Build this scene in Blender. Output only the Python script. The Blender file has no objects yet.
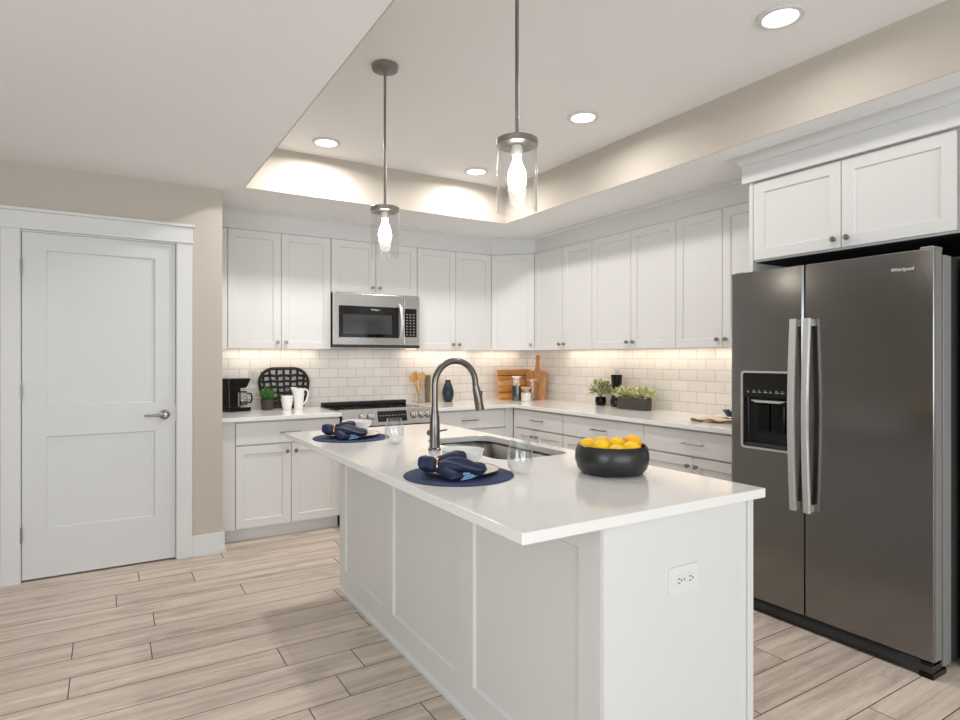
import bpy, bmesh, math, random
from mathutils import Vector, Matrix, noise
random.seed(7)
PI = math.pi
SC = bpy.context.scene
COL = SC.collection

# ------------------------------------------------------------------ camera
cam_d = bpy.data.cameras.new('camera'); cam = bpy.data.objects.new('camera', cam_d); COL.objects.link(cam)
cam.location = (0, 0, 1.309); cam.rotation_euler = (PI/2, 0, -0.55)
cam_d.sensor_width = 36; cam_d.lens = 604.8/960*36; cam_d.shift_y = -0.0025; cam_d.clip_start = 0.05
SC.camera = cam
# ------------------------------------------------------------------ world, daylight, exposure
W = bpy.data.worlds.new('world'); SC.world = W; W.use_nodes = True
bg = W.node_tree.nodes['Background']; bg.inputs[0].default_value = (0.86, 0.93, 1, 1); bg.inputs[1].default_value = 2.0
def area(name, loc, rot, sx, sy, power, color=(1, 1, 1), shape='RECTANGLE', spread=PI, parent=None):
    l = bpy.data.lights.new(name, 'AREA'); l.shape = shape; l.size = sx
    if shape in ('RECTANGLE', 'ELLIPSE'): l.size_y = sy
    l.energy = power; l.color = color; l.spread = spread
    o = bpy.data.objects.new(name, l); COL.objects.link(o); o.location = loc; o.rotation_euler = rot
    if parent: o.parent = parent
    return o
# daylight fill added at rear glazing and left window, tilted up to brighten ceiling
area('daylight_fill_rear', (0.4, -3.85, 1.15), (PI/2+0.42, 0, 0), 5.2, 2.0, 205, (0.90, 0.955, 1.0))
area('daylight_fill_side', (-3.35, -0.6, 1.35), (PI/2+0.42, 0, -PI/2), 2.6, 1.6, 105, (0.90, 0.955, 1.0))
DOWNLIGHT_W = 5.8; STRIP_W = .9
SC.view_settings.view_transform = 'Standard'; SC.view_settings.look = 'None'
SC.view_settings.gamma = 1; SC.view_settings.use_curve_mapping = False
SC.view_settings.exposure = -0.55
SC.cycles.max_bounces = 10; SC.cycles.transparent_max_bounces = 16
SC.cycles.sample_clamp_indirect = 6; SC.cycles.caustics_reflective = False; SC.cycles.caustics_refractive = False

# ------------------------------------------------------------------ materials
def lin(c):
    return tuple(((v/255)/12.92 if v/255 <= 0.04045 else ((v/255+0.055)/1.055)**2.4) for v in c) + (1,)
def mat(name, rgb, rough=0.5, metal=0.0, var=0.03, nscale=8, bump=0.0, bscale=200, stretch=None, spec=0.5, coat=0, emit=None, estr=0, rvar=0.0):
    m = bpy.data.materials.new(name); m.use_nodes = True; nt = m.node_tree; b = nt.nodes['Principled BSDF']
    tc = nt.nodes.new('ShaderNodeTexCoord'); mp = nt.nodes.new('ShaderNodeMapping'); nt.links.new(tc.outputs['Object'], mp.inputs[0])
    if stretch: mp.inputs['Scale'].default_value = stretch
    n = nt.nodes.new('ShaderNodeTexNoise'); n.inputs['Scale'].default_value = nscale; n.inputs['Detail'].default_value = 4
    nt.links.new(mp.outputs[0], n.inputs[0])
    c = lin(rgb); r = nt.nodes.new('ShaderNodeMix'); r.data_type = 'RGBA'
    r.inputs[6].default_value = tuple(max(0, v*(1-var)) for v in c[:3])+(1,); r.inputs[7].default_value = tuple(min(1, v*(1+var)) for v in c[:3])+(1,)
    nt.links.new(n.outputs[0], r.inputs[0]); nt.links.new(r.outputs[2], b.inputs['Base Color'])
    b.inputs['Roughness'].default_value = rough; b.inputs['Metallic'].default_value = metal
    b.inputs['Specular IOR Level'].default_value = spec; b.inputs['Coat Weight'].default_value = coat
    if rvar:
        mr = nt.nodes.new('ShaderNodeMapRange'); mr.inputs[3].default_value = rough-rvar; mr.inputs[4].default_value = rough+rvar
        nt.links.new(n.outputs[0], mr.inputs[0]); nt.links.new(mr.outputs[0], b.inputs['Roughness'])
    if bump:
        n2 = nt.nodes.new('ShaderNodeTexNoise'); n2.inputs['Scale'].default_value = bscale; n2.inputs['Detail'].default_value = 3
        nt.links.new(mp.outputs[0], n2.inputs[0])
        bp = nt.nodes.new('ShaderNodeBump'); bp.inputs['Strength'].default_value = bump; bp.inputs['Distance'].default_value = 0.002
        nt.links.new(n2.outputs[0], bp.inputs['Height']); nt.links.new(bp.outputs[0], b.inputs['Normal'])
    if emit:
        b.inputs['Emission Color'].default_value = lin(emit); b.inputs['Emission Strength'].default_value = estr
    return m
def glass_mat(name, tint=(255, 255, 255), rough=0.0, ior=1.45, gain=1.0, base=0.045):
    m = bpy.data.materials.new(name); m.use_nodes = True; nt = m.node_tree; nt.nodes.clear()
    out = nt.nodes.new('ShaderNodeOutputMaterial'); mx = nt.nodes.new('ShaderNodeMixShader')
    t = nt.nodes.new('ShaderNodeBsdfTransparent'); t.inputs[0].default_value = lin(tint)
    g = nt.nodes.new('ShaderNodeBsdfGlossy'); g.inputs['Roughness'].default_value = rough; g.inputs['Color'].default_value = (1, 1, 1, 1)
    lw = nt.nodes.new('ShaderNodeLayerWeight'); lw.inputs[0].default_value = 0.5
    pw = nt.nodes.new('ShaderNodeMath'); pw.operation = 'POWER'; pw.inputs[1].default_value = 3
    mu = nt.nodes.new('ShaderNodeMath'); mu.operation = 'MULTIPLY_ADD'; mu.inputs[1].default_value = 0.5*gain; mu.inputs[2].default_value = base; mu.use_clamp = True
    nt.links.new(lw.outputs['Facing'], pw.inputs[0]); nt.links.new(pw.outputs[0], mu.inputs[0]); nt.links.new(mu.outputs[0], mx.inputs[0])
    nt.links.new(t.outputs[0], mx.inputs[1]); nt.links.new(g.outputs[0], mx.inputs[2]); nt.links.new(mx.outputs[0], out.inputs[0])
    return m
def wood_mat(name, c1, c2, axis_scale=(1, 12, 12), rough=0.45, attr=False, scale=3.0, dark=None):
    m = bpy.data.materials.new(name); m.use_nodes = True; nt = m.node_tree; b = nt.nodes['Principled BSDF']
    L = nt.links.new; N = nt.nodes.new
    tc = N('ShaderNodeTexCoord'); mp = N('ShaderNodeMapping'); mp.inputs['Scale'].default_value = axis_scale
    src = tc.outputs['Object']
    if attr:
        at = N('ShaderNodeAttribute'); at.attribute_name = 'plank'
        sc = N('ShaderNodeVectorMath'); sc.operation = 'SCALE'; sc.inputs['Scale'].default_value = 37.0; L(at.outputs['Color'], sc.inputs[0])
        ad = N('ShaderNodeVectorMath'); ad.operation = 'ADD'; L(src, ad.inputs[0]); L(sc.outputs[0], ad.inputs[1]); src = ad.outputs[0]
    L(src, mp.inputs[0])
    n = N('ShaderNodeTexNoise'); n.inputs['Scale'].default_value = scale; n.inputs['Detail'].default_value = 7; n.inputs['Roughness'].default_value = 0.62; n.inputs['Distortion'].default_value = 0.35
    L(mp.outputs[0], n.inputs[0])
    cr = N('ShaderNodeValToRGB'); cr.color_ramp.elements[0].position = 0.32; cr.color_ramp.elements[1].position = 0.66
    cr.color_ramp.elements[0].color = lin(c1); cr.color_ramp.elements[1].color = lin(c2); L(n.outputs[0], cr.inputs[0])
    col = cr.outputs[0]
    if attr:
        # slow drift of tone along the boards, fine pores, a few knots, and a tone of its own for each plank
        n3 = N('ShaderNodeTexNoise'); n3.inputs['Scale'].default_value = 26; n3.inputs['Detail'].default_value = 4; L(mp.outputs[0], n3.inputs[0])
        r3 = N('ShaderNodeMapRange'); r3.inputs[1].default_value = 0.35; r3.inputs[2].default_value = 0.6; r3.inputs[3].default_value = 0.9; r3.inputs[4].default_value = 1.03; L(n3.outputs[0], r3.inputs[0])
        mpk = N('ShaderNodeMapping'); mpk.inputs['Scale'].default_value = (1.0, 3.2, 1); L(src, mpk.inputs[0])
        n4 = N('ShaderNodeTexNoise'); n4.inputs['Scale'].default_value = 2.6; n4.inputs['Detail'].default_value = 5; n4.inputs['Roughness'].default_value = 0.7; L(mpk.outputs[0], n4.inputs[0])
        r4 = N('ShaderNodeMapRange'); r4.inputs[1].default_value = 0.56; r4.inputs[2].default_value = 0.72; r4.inputs[3].default_value = 1.0; r4.inputs[4].default_value = 0.66; L(n4.outputs[0], r4.inputs[0])
        r5 = N('ShaderNodeMapRange'); r5.inputs[3].default_value = 0.87; r5.inputs[4].default_value = 1.07; L(at.outputs['Fac'], r5.inputs[0])
        m1 = N('ShaderNodeMath'); m1.operation = 'MULTIPLY'; L(r3.outputs[0], m1.inputs[0]); L(r4.outputs[0], m1.inputs[1])
        m2 = N('ShaderNodeMath'); m2.operation = 'MULTIPLY'; L(m1.outputs[0], m2.inputs[0]); L(r5.outputs[0], m2.inputs[1])
        vs = N('ShaderNodeVectorMath'); vs.operation = 'SCALE'; L(col, vs.inputs[0]); L(m2.outputs[0], vs.inputs['Scale']); col = vs.outputs[0]
    L(col, b.inputs['Base Color']); b.inputs['Roughness'].default_value = rough
    bp = N('ShaderNodeBump'); bp.inputs['Strength'].default_value = 0.12; bp.inputs['Distance'].default_value = 0.002
    L(n.outputs[0], bp.inputs['Height']); L(bp.outputs[0], b.inputs['Normal'])
    return m
def tile_mat(name, x_axis):
    m = bpy.data.materials.new(name); m.use_nodes = True; nt = m.node_tree; b = nt.nodes['Principled BSDF']
    L = nt.links.new; N = nt.nodes.new
    tc = N('ShaderNodeTexCoord'); sp = N('ShaderNodeSeparateXYZ'); cb = N('ShaderNodeCombineXYZ')
    L(tc.outputs['Object'], sp.inputs[0]); L(sp.outputs[x_axis], cb.inputs[0]); L(sp.outputs['Z'], cb.inputs[1])
    mp = N('ShaderNodeMapping'); mp.inputs['Location'].default_value = (-0.075, -0.8828, 0); L(cb.outputs[0], mp.inputs[0])
    br = N('ShaderNodeTexBrick'); br.offset = 0.5; br.inputs['Scale'].default_value = 1.0
    br.inputs['Brick Width'].default_value = 0.165; br.inputs['Row Height'].default_value = 0.0832
    br.inputs['Mortar Size'].default_value = 0.0017; br.inputs['Mortar Smooth'].default_value = 0.25; br.inputs['Bias'].default_value = 0
    br.inputs['Color1'].default_value = lin((246, 243, 239)); br.inputs['Color2'].default_value = lin((240, 236, 232)); br.inputs['Mortar'].default_value = lin((176, 170, 163))
    L(mp.outputs[0], br.inputs['Vector']); L(br.outputs['Color'], b.inputs['Base Color'])
    mr = N('ShaderNodeMapRange'); mr.inputs[3].default_value = 0.16; mr.inputs[4].default_value = 0.7; L(br.outputs['Fac'], mr.inputs[0]); L(mr.outputs[0], b.inputs['Roughness'])
    inv = N('ShaderNodeMath'); inv.operation = 'SUBTRACT'; inv.inputs[0].default_value = 1; L(br.outputs['Fac'], inv.inputs[1])
    nz = N('ShaderNodeTexNoise'); nz.inputs['Scale'].default_value = 14; L(tc.outputs['Object'], nz.inputs[0])
    ad = N('ShaderNodeMath'); ad.operation = 'MULTIPLY_ADD'; ad.inputs[1].default_value = 0.4; L(nz.outputs[0], ad.inputs[0]); L(inv.outputs[0], ad.inputs[2])
    bp = N('ShaderNodeBump'); bp.inputs['Strength'].default_value = 0.5; bp.inputs['Distance'].default_value = 0.002
    L(ad.outputs[0], bp.inputs['Height']); L(bp.outputs[0], b.inputs['Normal'])
    return m

M = dict(
    ceil=mat('ceiling_paint', (243, 243, 243), 0.95, var=0.01, nscale=3, bump=0.35, bscale=90),
    wall=mat('greige_paint', (190, 182, 171), 0.9, var=0.012, bump=0.08, bscale=160),
    trim=mat('trim_paint', (216, 216, 215), 0.4, var=0.008),
    cab=mat('cabinet_paint', (220, 219, 217), 0.38, var=0.008),
    isl=mat('island_paint', (218, 217, 215), 0.36, var=0.008),
    door=mat('door_paint', (211, 211, 211), 0.4, var=0.008),
    quartz=mat('quartz', (236, 234, 231), 0.12, var=0.02, nscale=3.5),
    floor=wood_mat('oak_plank', (186, 169, 154), (232, 217, 202), (0.8, 12, 1), 0.42, attr=True, scale=1.7),
    gap=mat('floor_underlay', (112, 97, 84), 0.8),
    tileb=tile_mat('subway_tile_back', 'X'), tiler=tile_mat('subway_tile_right', 'Y'),
    steel=mat('brushed_steel', (206, 204, 201), 0.22, 1.0, var=0.03, nscale=3, stretch=(1, 1, 30), rvar=0.02),
    steelz=mat('brushed_steel_vertical', (196, 195, 193), 0.25, 1.0, var=0.05, nscale=3, stretch=(60, 60, 1)),
    sink=mat('sink_steel', (150, 148, 144), 0.35, 1.0, var=0.05, nscale=20),
    nickel=mat('brushed_nickel', (150, 148, 145), 0.28, 1.0, var=0.04, nscale=20),
    faucet=mat('faucet_steel', (120, 116, 112), 0.27, 1.0, var=0.05, nscale=30),
    chrome=mat('chrome', (190, 190, 190), 0.1, 1.0, var=0.02),
    bronze=mat('pendant_metal', (150, 146, 142), 0.3, 1.0, var=0.05, nscale=30),
    bss=mat('black_stainless', (132, 131, 130), 0.19, 0.95, var=0.04, nscale=2, stretch=(1, 1, 1), rvar=0.02),
    bssside=mat('fridge_side_grey', (142, 142, 141), 0.4, 0.5, var=0.03),
    handle=mat('handle_steel', (205, 203, 200), 0.42, 0.6, var=0.03, nscale=30),
    blk=mat('black_plastic', (10, 10, 11), 0.16, var=0.1, spec=0.25),
    blkm=mat('black_matte', (14, 14, 14), 0.6, var=0.1),
    blkg=mat('black_glass', (14, 14, 15), 0.05, var=0.05),
    screen=mat('microwave_screen', (58, 58, 60), 0.08, var=0.1, nscale=300),
    keys=mat('key_print', (140, 140, 140), 0.5),
    grille=mat('grille_charcoal', (40, 41, 43), 0.45),
    dark=mat('cavity_shade', (30, 28, 26), 0.9),
    lens=mat('downlight_lens', (255, 250, 244), 0.4, emit=(255, 246, 235), estr=9),
    strip=mat('strip_lens', (255, 240, 220), 0.4, emit=(255, 222, 185), estr=5),
    bulb=mat('bulb_glow', (255, 250, 240), 0.4, emit=(255, 244, 228), estr=30),
    glass=glass_mat('clear_glass', (250, 251, 251), 0.02, 1.5, 1.3),
    shade=glass_mat('pendant_glass', (252, 252, 252), 0.04, 1.5, 1.9, 0.015),
    pane=glass_mat('window_glass', (250, 252, 252)),
    navy=mat('navy_weave', (34, 52, 92), 0.8, var=0.25, nscale=220, bump=0.5, bscale=500),
    navycloth=mat('navy_cloth', (14, 28, 64), 0.55, var=0.6, nscale=18, bump=0.2, bscale=400),
    bluecloth=mat('light_blue_hem', (140, 182, 218), 0.75, var=0.06),
    navyglaze=mat('navy_glaze', (20, 36, 52), 0.22, var=0.2),
    white=mat('white_ceramic', (240, 239, 236), 0.15, var=0.01),
    cream=mat('cream_ceramic', (232, 226, 214), 0.25, var=0.02),
    gold=mat('gold_rim', (205, 165, 98), 0.25, 1.0, var=0.05),
    plate_w=mat('outlet_white', (222, 221, 219), 0.35),
    slot=mat('outlet_slot', (60, 58, 56), 0.6),
    charcoal=mat('charcoal_bowl', (52, 52, 53), 0.3, 0.4, var=0.12, nscale=6),
    taupe=mat('taupe_planter', (66, 60, 56), 0.5, var=0.08),
    lemon=mat('lemon_skin', (255, 204, 0), 0.5, var=0.05, bump=0.4, bscale=260),
    orange=mat('orange_skin', (250, 186, 8), 0.42, var=0.05, bump=0.4, bscale=260),
    stemb=mat('stem_scar', (90, 62, 22), 0.8),
    leaf=mat('succulent_green', (62, 122, 44), 0.5, var=0.25, nscale=30),
    leafy=mat('pale_green_leaf', (182, 186, 120), 0.6, var=0.25, nscale=60),
    leafd=mat('sage_leaf', (146, 160, 106), 0.6, var=0.3, nscale=60),
    flower=mat('pale_bloom', (240, 238, 204), 0.6, var=0.12, nscale=60),
    soil=mat('soil', (45, 34, 26), 0.95),
    wicker=mat('black_wicker', (26, 24, 24), 0.55, var=0.2, nscale=60),
    wood=wood_mat('acacia', (186, 112, 44), (236, 170, 92), (1, 1, 9), 0.4, scale=5),
    wood2=wood_mat('olive_wood', (170, 116, 62), (218, 166, 110), (8, 8, 1.2), 0.4, scale=6),
    woodp=wood_mat('beech', (206, 152, 88), (232, 186, 124), (6, 6, 1), 0.5, scale=8),
    dkwood=wood_mat('walnut_strip', (70, 44, 24), (96, 62, 36), (1, 1, 9), 0.45, scale=5),
    cover=mat('cream_cover', (240, 224, 194), 0.6), spine=mat('taupe_cloth', (128, 114, 102), 0.8),
    beans=mat('black_beans', (32, 30, 34), 0.4, var=0.5, nscale=120, bump=1, bscale=150),
    spice=mat('brown_granola', (166, 112, 88), 0.7, var=0.5, nscale=90, bump=1, bscale=150),
    flour=mat('white_sugar', (238, 230, 216), 0.8),
    towel=mat('beige_linen', (216, 196, 168), 0.85, var=0.06, nscale=60, bump=0.4, bscale=400),
    towelb=mat('brown_linen_edge', (110, 84, 62), 0.85),
    logo=mat('logo_silver', (235, 235, 235), 0.3, 0.3),
)

# ------------------------------------------------------------------ geometry helpers
class MB:
    def __init__(s): s.v = []; s.f = []
    def add(s, vs, fs):
        n = len(s.v); s.v += [tuple(p) for p in vs]; s.f += [tuple(i+n for i in f) for f in fs]; return s
    def box(s, x0, x1, y0, y1, z0, z1, mtx=None):
        vs = [Vector((x, y, z)) for z in (z0, z1) for y in (y0, y1) for x in (x0, x1)]
        if mtx: vs = [mtx @ v for v in vs]
        return s.add(vs, [(0, 2, 3, 1), (4, 5, 7, 6), (0, 1, 5, 4), (2, 6, 7, 3), (0, 4, 6, 2), (1, 3, 7, 5)])
    def lathe(s, prof, n=32, c=(0, 0, 0), mtx=None, close=True):
        vs = []; fs = []
        for r, z in prof:
            for k in range(n):
                a = 2*PI*k/n; p = Vector((c[0]+r*math.cos(a), c[1]+r*math.sin(a), c[2]+z)); vs.append(mtx @ p if mtx else p)
        for i in range(len(prof)-1):
            for k in range(n):
                a, b = i*n+k, i*n+(k+1) % n; fs.append((a, b, b+n, a+n))
        if close:
            if prof[0][0] > 1e-6: fs.append(tuple(range(n))[::-1])
            if prof[-1][0] > 1e-6: fs.append(tuple((len(prof)-1)*n+k for k in range(n)))
        return s.add(vs, fs)
    def cyl(s, p0, p1, r0, r1=None, n=20):
        return s.tube([p0, p1], [r0, r0 if r1 is None else r1], n)
    def tube(s, pts, rad, n=12, sx=1.0, sy=1.0, up=None):
        pts = [Vector(p) for p in pts]
        if not isinstance(rad, (list, tuple)): rad = [rad]*len(pts)
        vs = []; fs = []; prev = None
        for i, p in enumerate(pts):
            t = (pts[min(i+1, len(pts)-1)]-pts[max(i-1, 0)]).normalized()
            if prev is None:
                u = Vector(up) if up else (Vector((0, 0, 1)) if abs(t.z) < .9 else Vector((1, 0, 0)))
            else: u = prev
            a = (u - t*u.dot(t)).normalized(); b = t.cross(a); prev = a
            for k in range(n):
                th = 2*PI*k/n; vs.append(p+(a*math.cos(th)*sx+b*math.sin(th)*sy)*rad[i])
        for i in range(len(pts)-1):
            for k in range(n):
                q, r = i*n+k, i*n+(k+1) % n; fs.append((q, r, r+n, q+n))
        fs.append(tuple(range(n))[::-1]); fs.append(tuple((len(pts)-1)*n+k for k in range(n)))
        return s.add(vs, fs)
    def prism(s, poly, h0, h1, axis='z'):
        n = len(poly); vs = []
        for h in (h0, h1):
            for a, b in poly:
                vs.append({'z': (a, b, h), 'y': (a, h, b), 'x': (h, a, b)}[axis])
        fs = [tuple(range(n))[::-1], tuple(range(n, 2*n))] + [(i, (i+1) % n, n+(i+1) % n, n+i) for i in range(n)]
        return s.add(vs, fs)
    def sphere(s, c, r, n=16, m=10, mtx=None, sc=(1, 1, 1)):
        vs = []; fs = []
        for i in range(m+1):
            ph = PI*i/m
            for k in range(n):
                th = 2*PI*k/n
                p = Vector((r*sc[0]*math.sin(ph)*math.cos(th), r*sc[1]*math.sin(ph)*math.sin(th), -r*sc[2]*math.cos(ph)))
                if mtx: p = mtx @ p
                vs.append(p+Vector(c))
        for i in range(m):
            for k in range(n):
                a, b = i*n+k, i*n+(k+1) % n; fs.append((a, b, b+n, a+n))
        return s.add(vs, fs)
    def build(s, name, m, parent=None, smooth=False, bevel=0, loc=(0, 0, 0), rot=(0, 0, 0), segs=2):
        me = bpy.data.meshes.new(name); me.from_pydata(s.v, [], s.f)
        bm = bmesh.new(); bm.from_mesh(me); bmesh.ops.remove_doubles(bm, verts=bm.verts, dist=1e-6)
        bmesh.ops.recalc_face_normals(bm, faces=bm.faces); bm.to_mesh(me); bm.free()
        me.materials.append(m)
        o = bpy.data.objects.new(name, me); COL.objects.link(o); o.location = loc; o.rotation_euler = rot
        if parent: o.parent = parent
        if smooth:
            me.shade_smooth(); me.set_sharp_from_angle(angle=math.radians(38))
        if bevel:
            b = o.modifiers.new('bevel', 'BEVEL'); b.width = bevel; b.segments = segs; b.limit_method = 'ANGLE'; b.angle_limit = math.radians(40)
        return o
def tag(o, label, cat, group=None):
    o['label'] = label; o['category'] = cat
    if group: o['group'] = group
    return o
def thing(name, label, cat, loc, rz=0, group=None):
    o = bpy.data.objects.new(name, None); COL.objects.link(o); o.empty_display_size = 0.1
    o.location = loc; o.rotation_euler = (0, 0, rz); return tag(o, label, cat, group)
def struct(o): o['kind'] = 'structure'; return o
def copy_tree(o, parent=None):
    c = o.copy(); COL.objects.link(c)
    if parent: c.parent = parent
    for ch in list(o.children): copy_tree(ch, c)
    return c
def text_mesh(name, body, size, depth, m, parent, loc, rot):
    cu = bpy.data.curves.new(name, 'FONT'); cu.body = body; cu.size = size; cu.extrude = depth; cu.align_x = 'CENTER'; cu.align_y = 'CENTER'
    t = bpy.data.objects.new(name+'_tmp', cu); COL.objects.link(t)
    me = bpy.data.meshes.new_from_object(t); bpy.data.objects.remove(t)
    me.materials.clear(); me.materials.append(m)
    o = bpy.data.objects.new(name, me); COL.objects.link(o); o.parent = parent; o.location = loc; o.rotation_euler = rot
    return o
def rrect(x0, x1, y0, y1, r, n=6):
    out = []
    for cx, cy, a0 in ((x1-r, y0+r, -90), (x1-r, y1-r, 0), (x0+r, y1-r, 90), (x0+r, y0+r, 180)):
        for k in range(n+1):
            a = math.radians(a0+90*k/n); out.append((cx+r*math.cos(a), cy+r*math.sin(a)))
    return out

# ------------------------------------------------------------------ room shell
ZS, ZC = 2.44, 2.737            # soffit level, tray level
XL, XR, YB, YF = -3.5, 3.80, 5.22, -4.0
YD = 4.384
# floor: boards laid along x, joints where the photograph shows them
joints = {7: .15, 6: .428, 5: .032, 4: .644, 3: .191, 2: -.14, 1: .16, 0: -.136, -1: .644, -2: .924, -7: 2.488, -8: 2.04, -10: 2.423}
fb = MB(); cols = []; PW = 0.181; PL = 1.22; g = 0.0009
verts = []; faces = []
for k in range(-38, 14):
    y0, y1 = 2.80+PW*k, 2.80+PW*(k+1)
    j = joints.get(k, random.uniform(-1, 1)); x = j-PL*math.ceil((j-XL+.1)/PL)
    while x < XR+0.2:
        a, b = max(x, XL-.1)+g, min(x+PL, XR+.1)-g
        if b > a+.01:
            n = len(verts); e = 0.0012
            verts += [(a, y0+g, -.004), (b, y0+g, -.004), (b, y1-g, -.004), (a, y1-g, -.004), (a+e, y0+g+e, 0), (b-e, y0+g+e, 0), (b-e, y1-g-e, 0), (a+e, y1-g-e, 0)]
            faces += [(n+4, n+5, n+6, n+7), (n, n+1, n+5, n+4), (n+1, n+2, n+6, n+5), (n+2, n+3, n+7, n+6), (n+3, n, n+4, n+7)]
            r = random.random(); cols += [(r, random.random(), random.random(), 1)]*5
        x += PL
n = len(verts); verts += [(XL-.1, YF-.1, -.004), (XR+.1, YF-.1, -.004), (XR+.1, YB+.1, -.004), (XL-.1, YB+.1, -.004), (XL-.1, YF-.1, -.12), (XR+.1, YF-.1, -.12), (XR+.1, YB+.1, -.12), (XL-.1, YB+.1, -.12)]
faces += [(n, n+1, n+2, n+3), (n+4, n+7, n+6, n+5), (n, n+4, n+5, n+1), (n+1, n+5, n+6, n+2), (n+2, n+6, n+7, n+3), (n+3, n+7, n+4, n)]; cols += [(0, 0, 0, 1)]*6
me = bpy.data.meshes.new('floor'); me.from_pydata(verts, [], faces)
ca = me.color_attributes.new('plank', 'FLOAT_COLOR', 'CORNER')
for p in me.polygons:
    for li in p.loop_indices: ca.data[li].color = cols[p.index]
me.materials.append(M['floor']); me.materials.append(M['gap'])
for p in me.polygons:
    if p.index >= len(faces)-6 or p.index % 5: p.material_index = 1
fo = bpy.data.objects.new('floor', me); COL.objects.link(fo); struct(fo)

# ceiling with the raised tray
TX0, TX1, TY0, TY1 = 0.765, 2.859, -0.9, 4.25
c = MB()
c.box(XL, TX0, YF, YB, ZS, ZC+.1); c.box(TX1, XR, YF, YB, ZS, ZC+.1); c.box(TX0, TX1, TY1, YB, ZS, ZC+.1); c.box(TX0, TX1, YF, TY0, ZS, ZC+.1)
struct(c.build('ceiling', M['ceil']))
struct(MB().box(TX0-.02, TX1+.02, TY0-.02, TY1+.02, ZC, ZC+.08).build('ceiling_tray', M['ceil']))
r = .006
struct(MB().box(TX0, TX1, TY1-r, TY1, ZS+.0005, ZC).build('wall_tray_back', M['wall']))
struct(MB().box(TX1-r, TX1, TY0, TY1-r, ZS+.0005, ZC).build('wall_tray_right', M['wall']))
struct(MB().box(TX0, TX0+r, TY0, TY1-r, ZS+.0005, ZC).build('wall_tray_left', M['wall']))
struct(MB().box(TX0+r, TX1-r, TY0, TY0+r, ZS+.0005, ZC).build('wall_tray_front', M['wall']))
# walls
struct(MB().box(XL, XR+.1, YB, YB+.1, 0, ZS).build('wall_back', M['wall']))
struct(MB().box(XR, XR+.1, YF, YB, 0, ZS).build('wall_right', M['wall']))
DX0, DX1, DZ = -.436, .368, 2.043
w = MB()
w.box(XL, DX0-.012, YD, YD+.12, 0, ZS); w.box(DX1+.012, .65, YD, YD+.12, 0, ZS); w.box(DX0-.012, DX1+.012, YD, YD+.12, DZ+.012, ZS)
w.box(.55, .65, YD+.12, YB, 0, ZS)
struct(w.build('wall_door', M['wall']))
struct(MB().box(DX0-.05, DX1+.05, YD+.121, YD+.14, 0, DZ+.05).build('wall_gap_shade', M['dark']))  # dark sheet behind the door, shade of its gaps put into the colour
# left wall with a window, rear wall with the wide glazing
w = MB(); w.box(XL-.1, XL, YF, -2.0, 0, ZS); w.box(XL-.1, XL, .8, YD, 0, ZS); w.box(XL-.1, XL, -2.0, .8, 0, .55); w.box(XL-.1, XL, -2.0, .8, 2.32, ZS)
struct(w.build('wall_left', M['wall']))
w = MB(); w.box(XL-.1, -2.3, YF-.1, YF, 0, ZS); w.box(3.1, XR+.1, YF-.1, YF, 0, ZS); w.box(-2.3, 3.1, YF-.1, YF, 2.36, ZS)
struct(w.build('wall_front', M['wall']))
def window(nm, horiz, a0, a1, z0, z1, p, n):
    e = MB(); t = .06
    def bx(a, b, c_, d):
        if horiz: e.box(a, b, p-.06, p-.02, c_, d)
        else: e.box(p-.06, p-.02, a, b, c_, d)
    bx(a0, a1, z0, z0+t); bx(a0, a1, z1-t, z1)
    for i in range(n+1):
        q = a0+(a1-a0-t)*i/n; bx(q, q+t, z0+t, z1-t)
    o = struct(e.build(nm, M['trim']))
    gl = MB()
    if horiz: gl.box(a0+t, a1-t, p-.043, p-.039, z0+t, z1-t)
    else: gl.box(p-.043, p-.039, a0+t, a1-t, z0+t, z1-t)
    gl.build('pane', M['pane'], o)
window('window_1', True, -2.3, 3.1, 0.0, 2.36, YF, 3)
window('window_2', False, -2.0, .8, .55, 2.32, XL, 2)
# tiles on both walls between worktop and wall cabinets
struct(MB().box(.65, XR-.008, YB-.008, YB, .86, 1.42).build('wall_tile_back', M['tileb']))
struct(MB().box(XR-.008, XR, 2.1, YB, .86, 1.42).build('wall_tile_right', M['tiler']))

# door, casing, baseboards
d = MB()
dw, dh = DX1-DX0-.006, DZ-.012
def panel_slab(mb, w, h, t, recs, dep=.008, sl=.012, z_off=0):
    """slab, front at y=0, with recessed panels recs=(x0,x1,z0,z1)"""
    xs = sorted({0, w, *[r[0] for r in recs], *[r[1] for r in recs]}); zs = sorted({0, h, *[r[2] for r in recs], *[r[3] for r in recs]})
    for i in range(len(xs)-1):
        for k in range(len(zs)-1):
            a, b, c_, e = xs[i], xs[i+1], zs[k], zs[k+1]
            if any(abs(a-r[0]) < 1e-9 and abs(b-r[1]) < 1e-9 and c_ >= r[2]-1e-9 and e <= r[3]+1e-9 for r in recs): continue
            mb.add([(a, 0, c_), (b, 0, c_), (b, 0, e), (a, 0, e)], [(0, 1, 2, 3)])
    for r in recs:
        x0, x1, z0, z1 = r
        o_ = [(x0, 0, z0), (x1, 0, z0), (x1, 0, z1), (x0, 0, z1)]; i_ = [(x0+sl, dep, z0+sl), (x1-sl, dep, z0+sl), (x1-sl, dep, z1-sl), (x0+sl, dep, z1-sl)]
        mb.add(o_+i_, [(0, 1, 5, 4), (1, 2, 6, 5), (2, 3, 7, 6), (3, 0, 4, 7), (4, 5, 6, 7)])
    mb.add([(0, 0, 0), (w, 0, 0), (w, 0, h), (0, 0, h), (0, t, 0), (w, t, 0), (w, t, h), (0, t, h)], [(4, 7, 6, 5), (0, 4, 5, 1), (1, 5, 6, 2), (2, 6, 7, 3), (3, 7, 4, 0)])
    return mb
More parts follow.
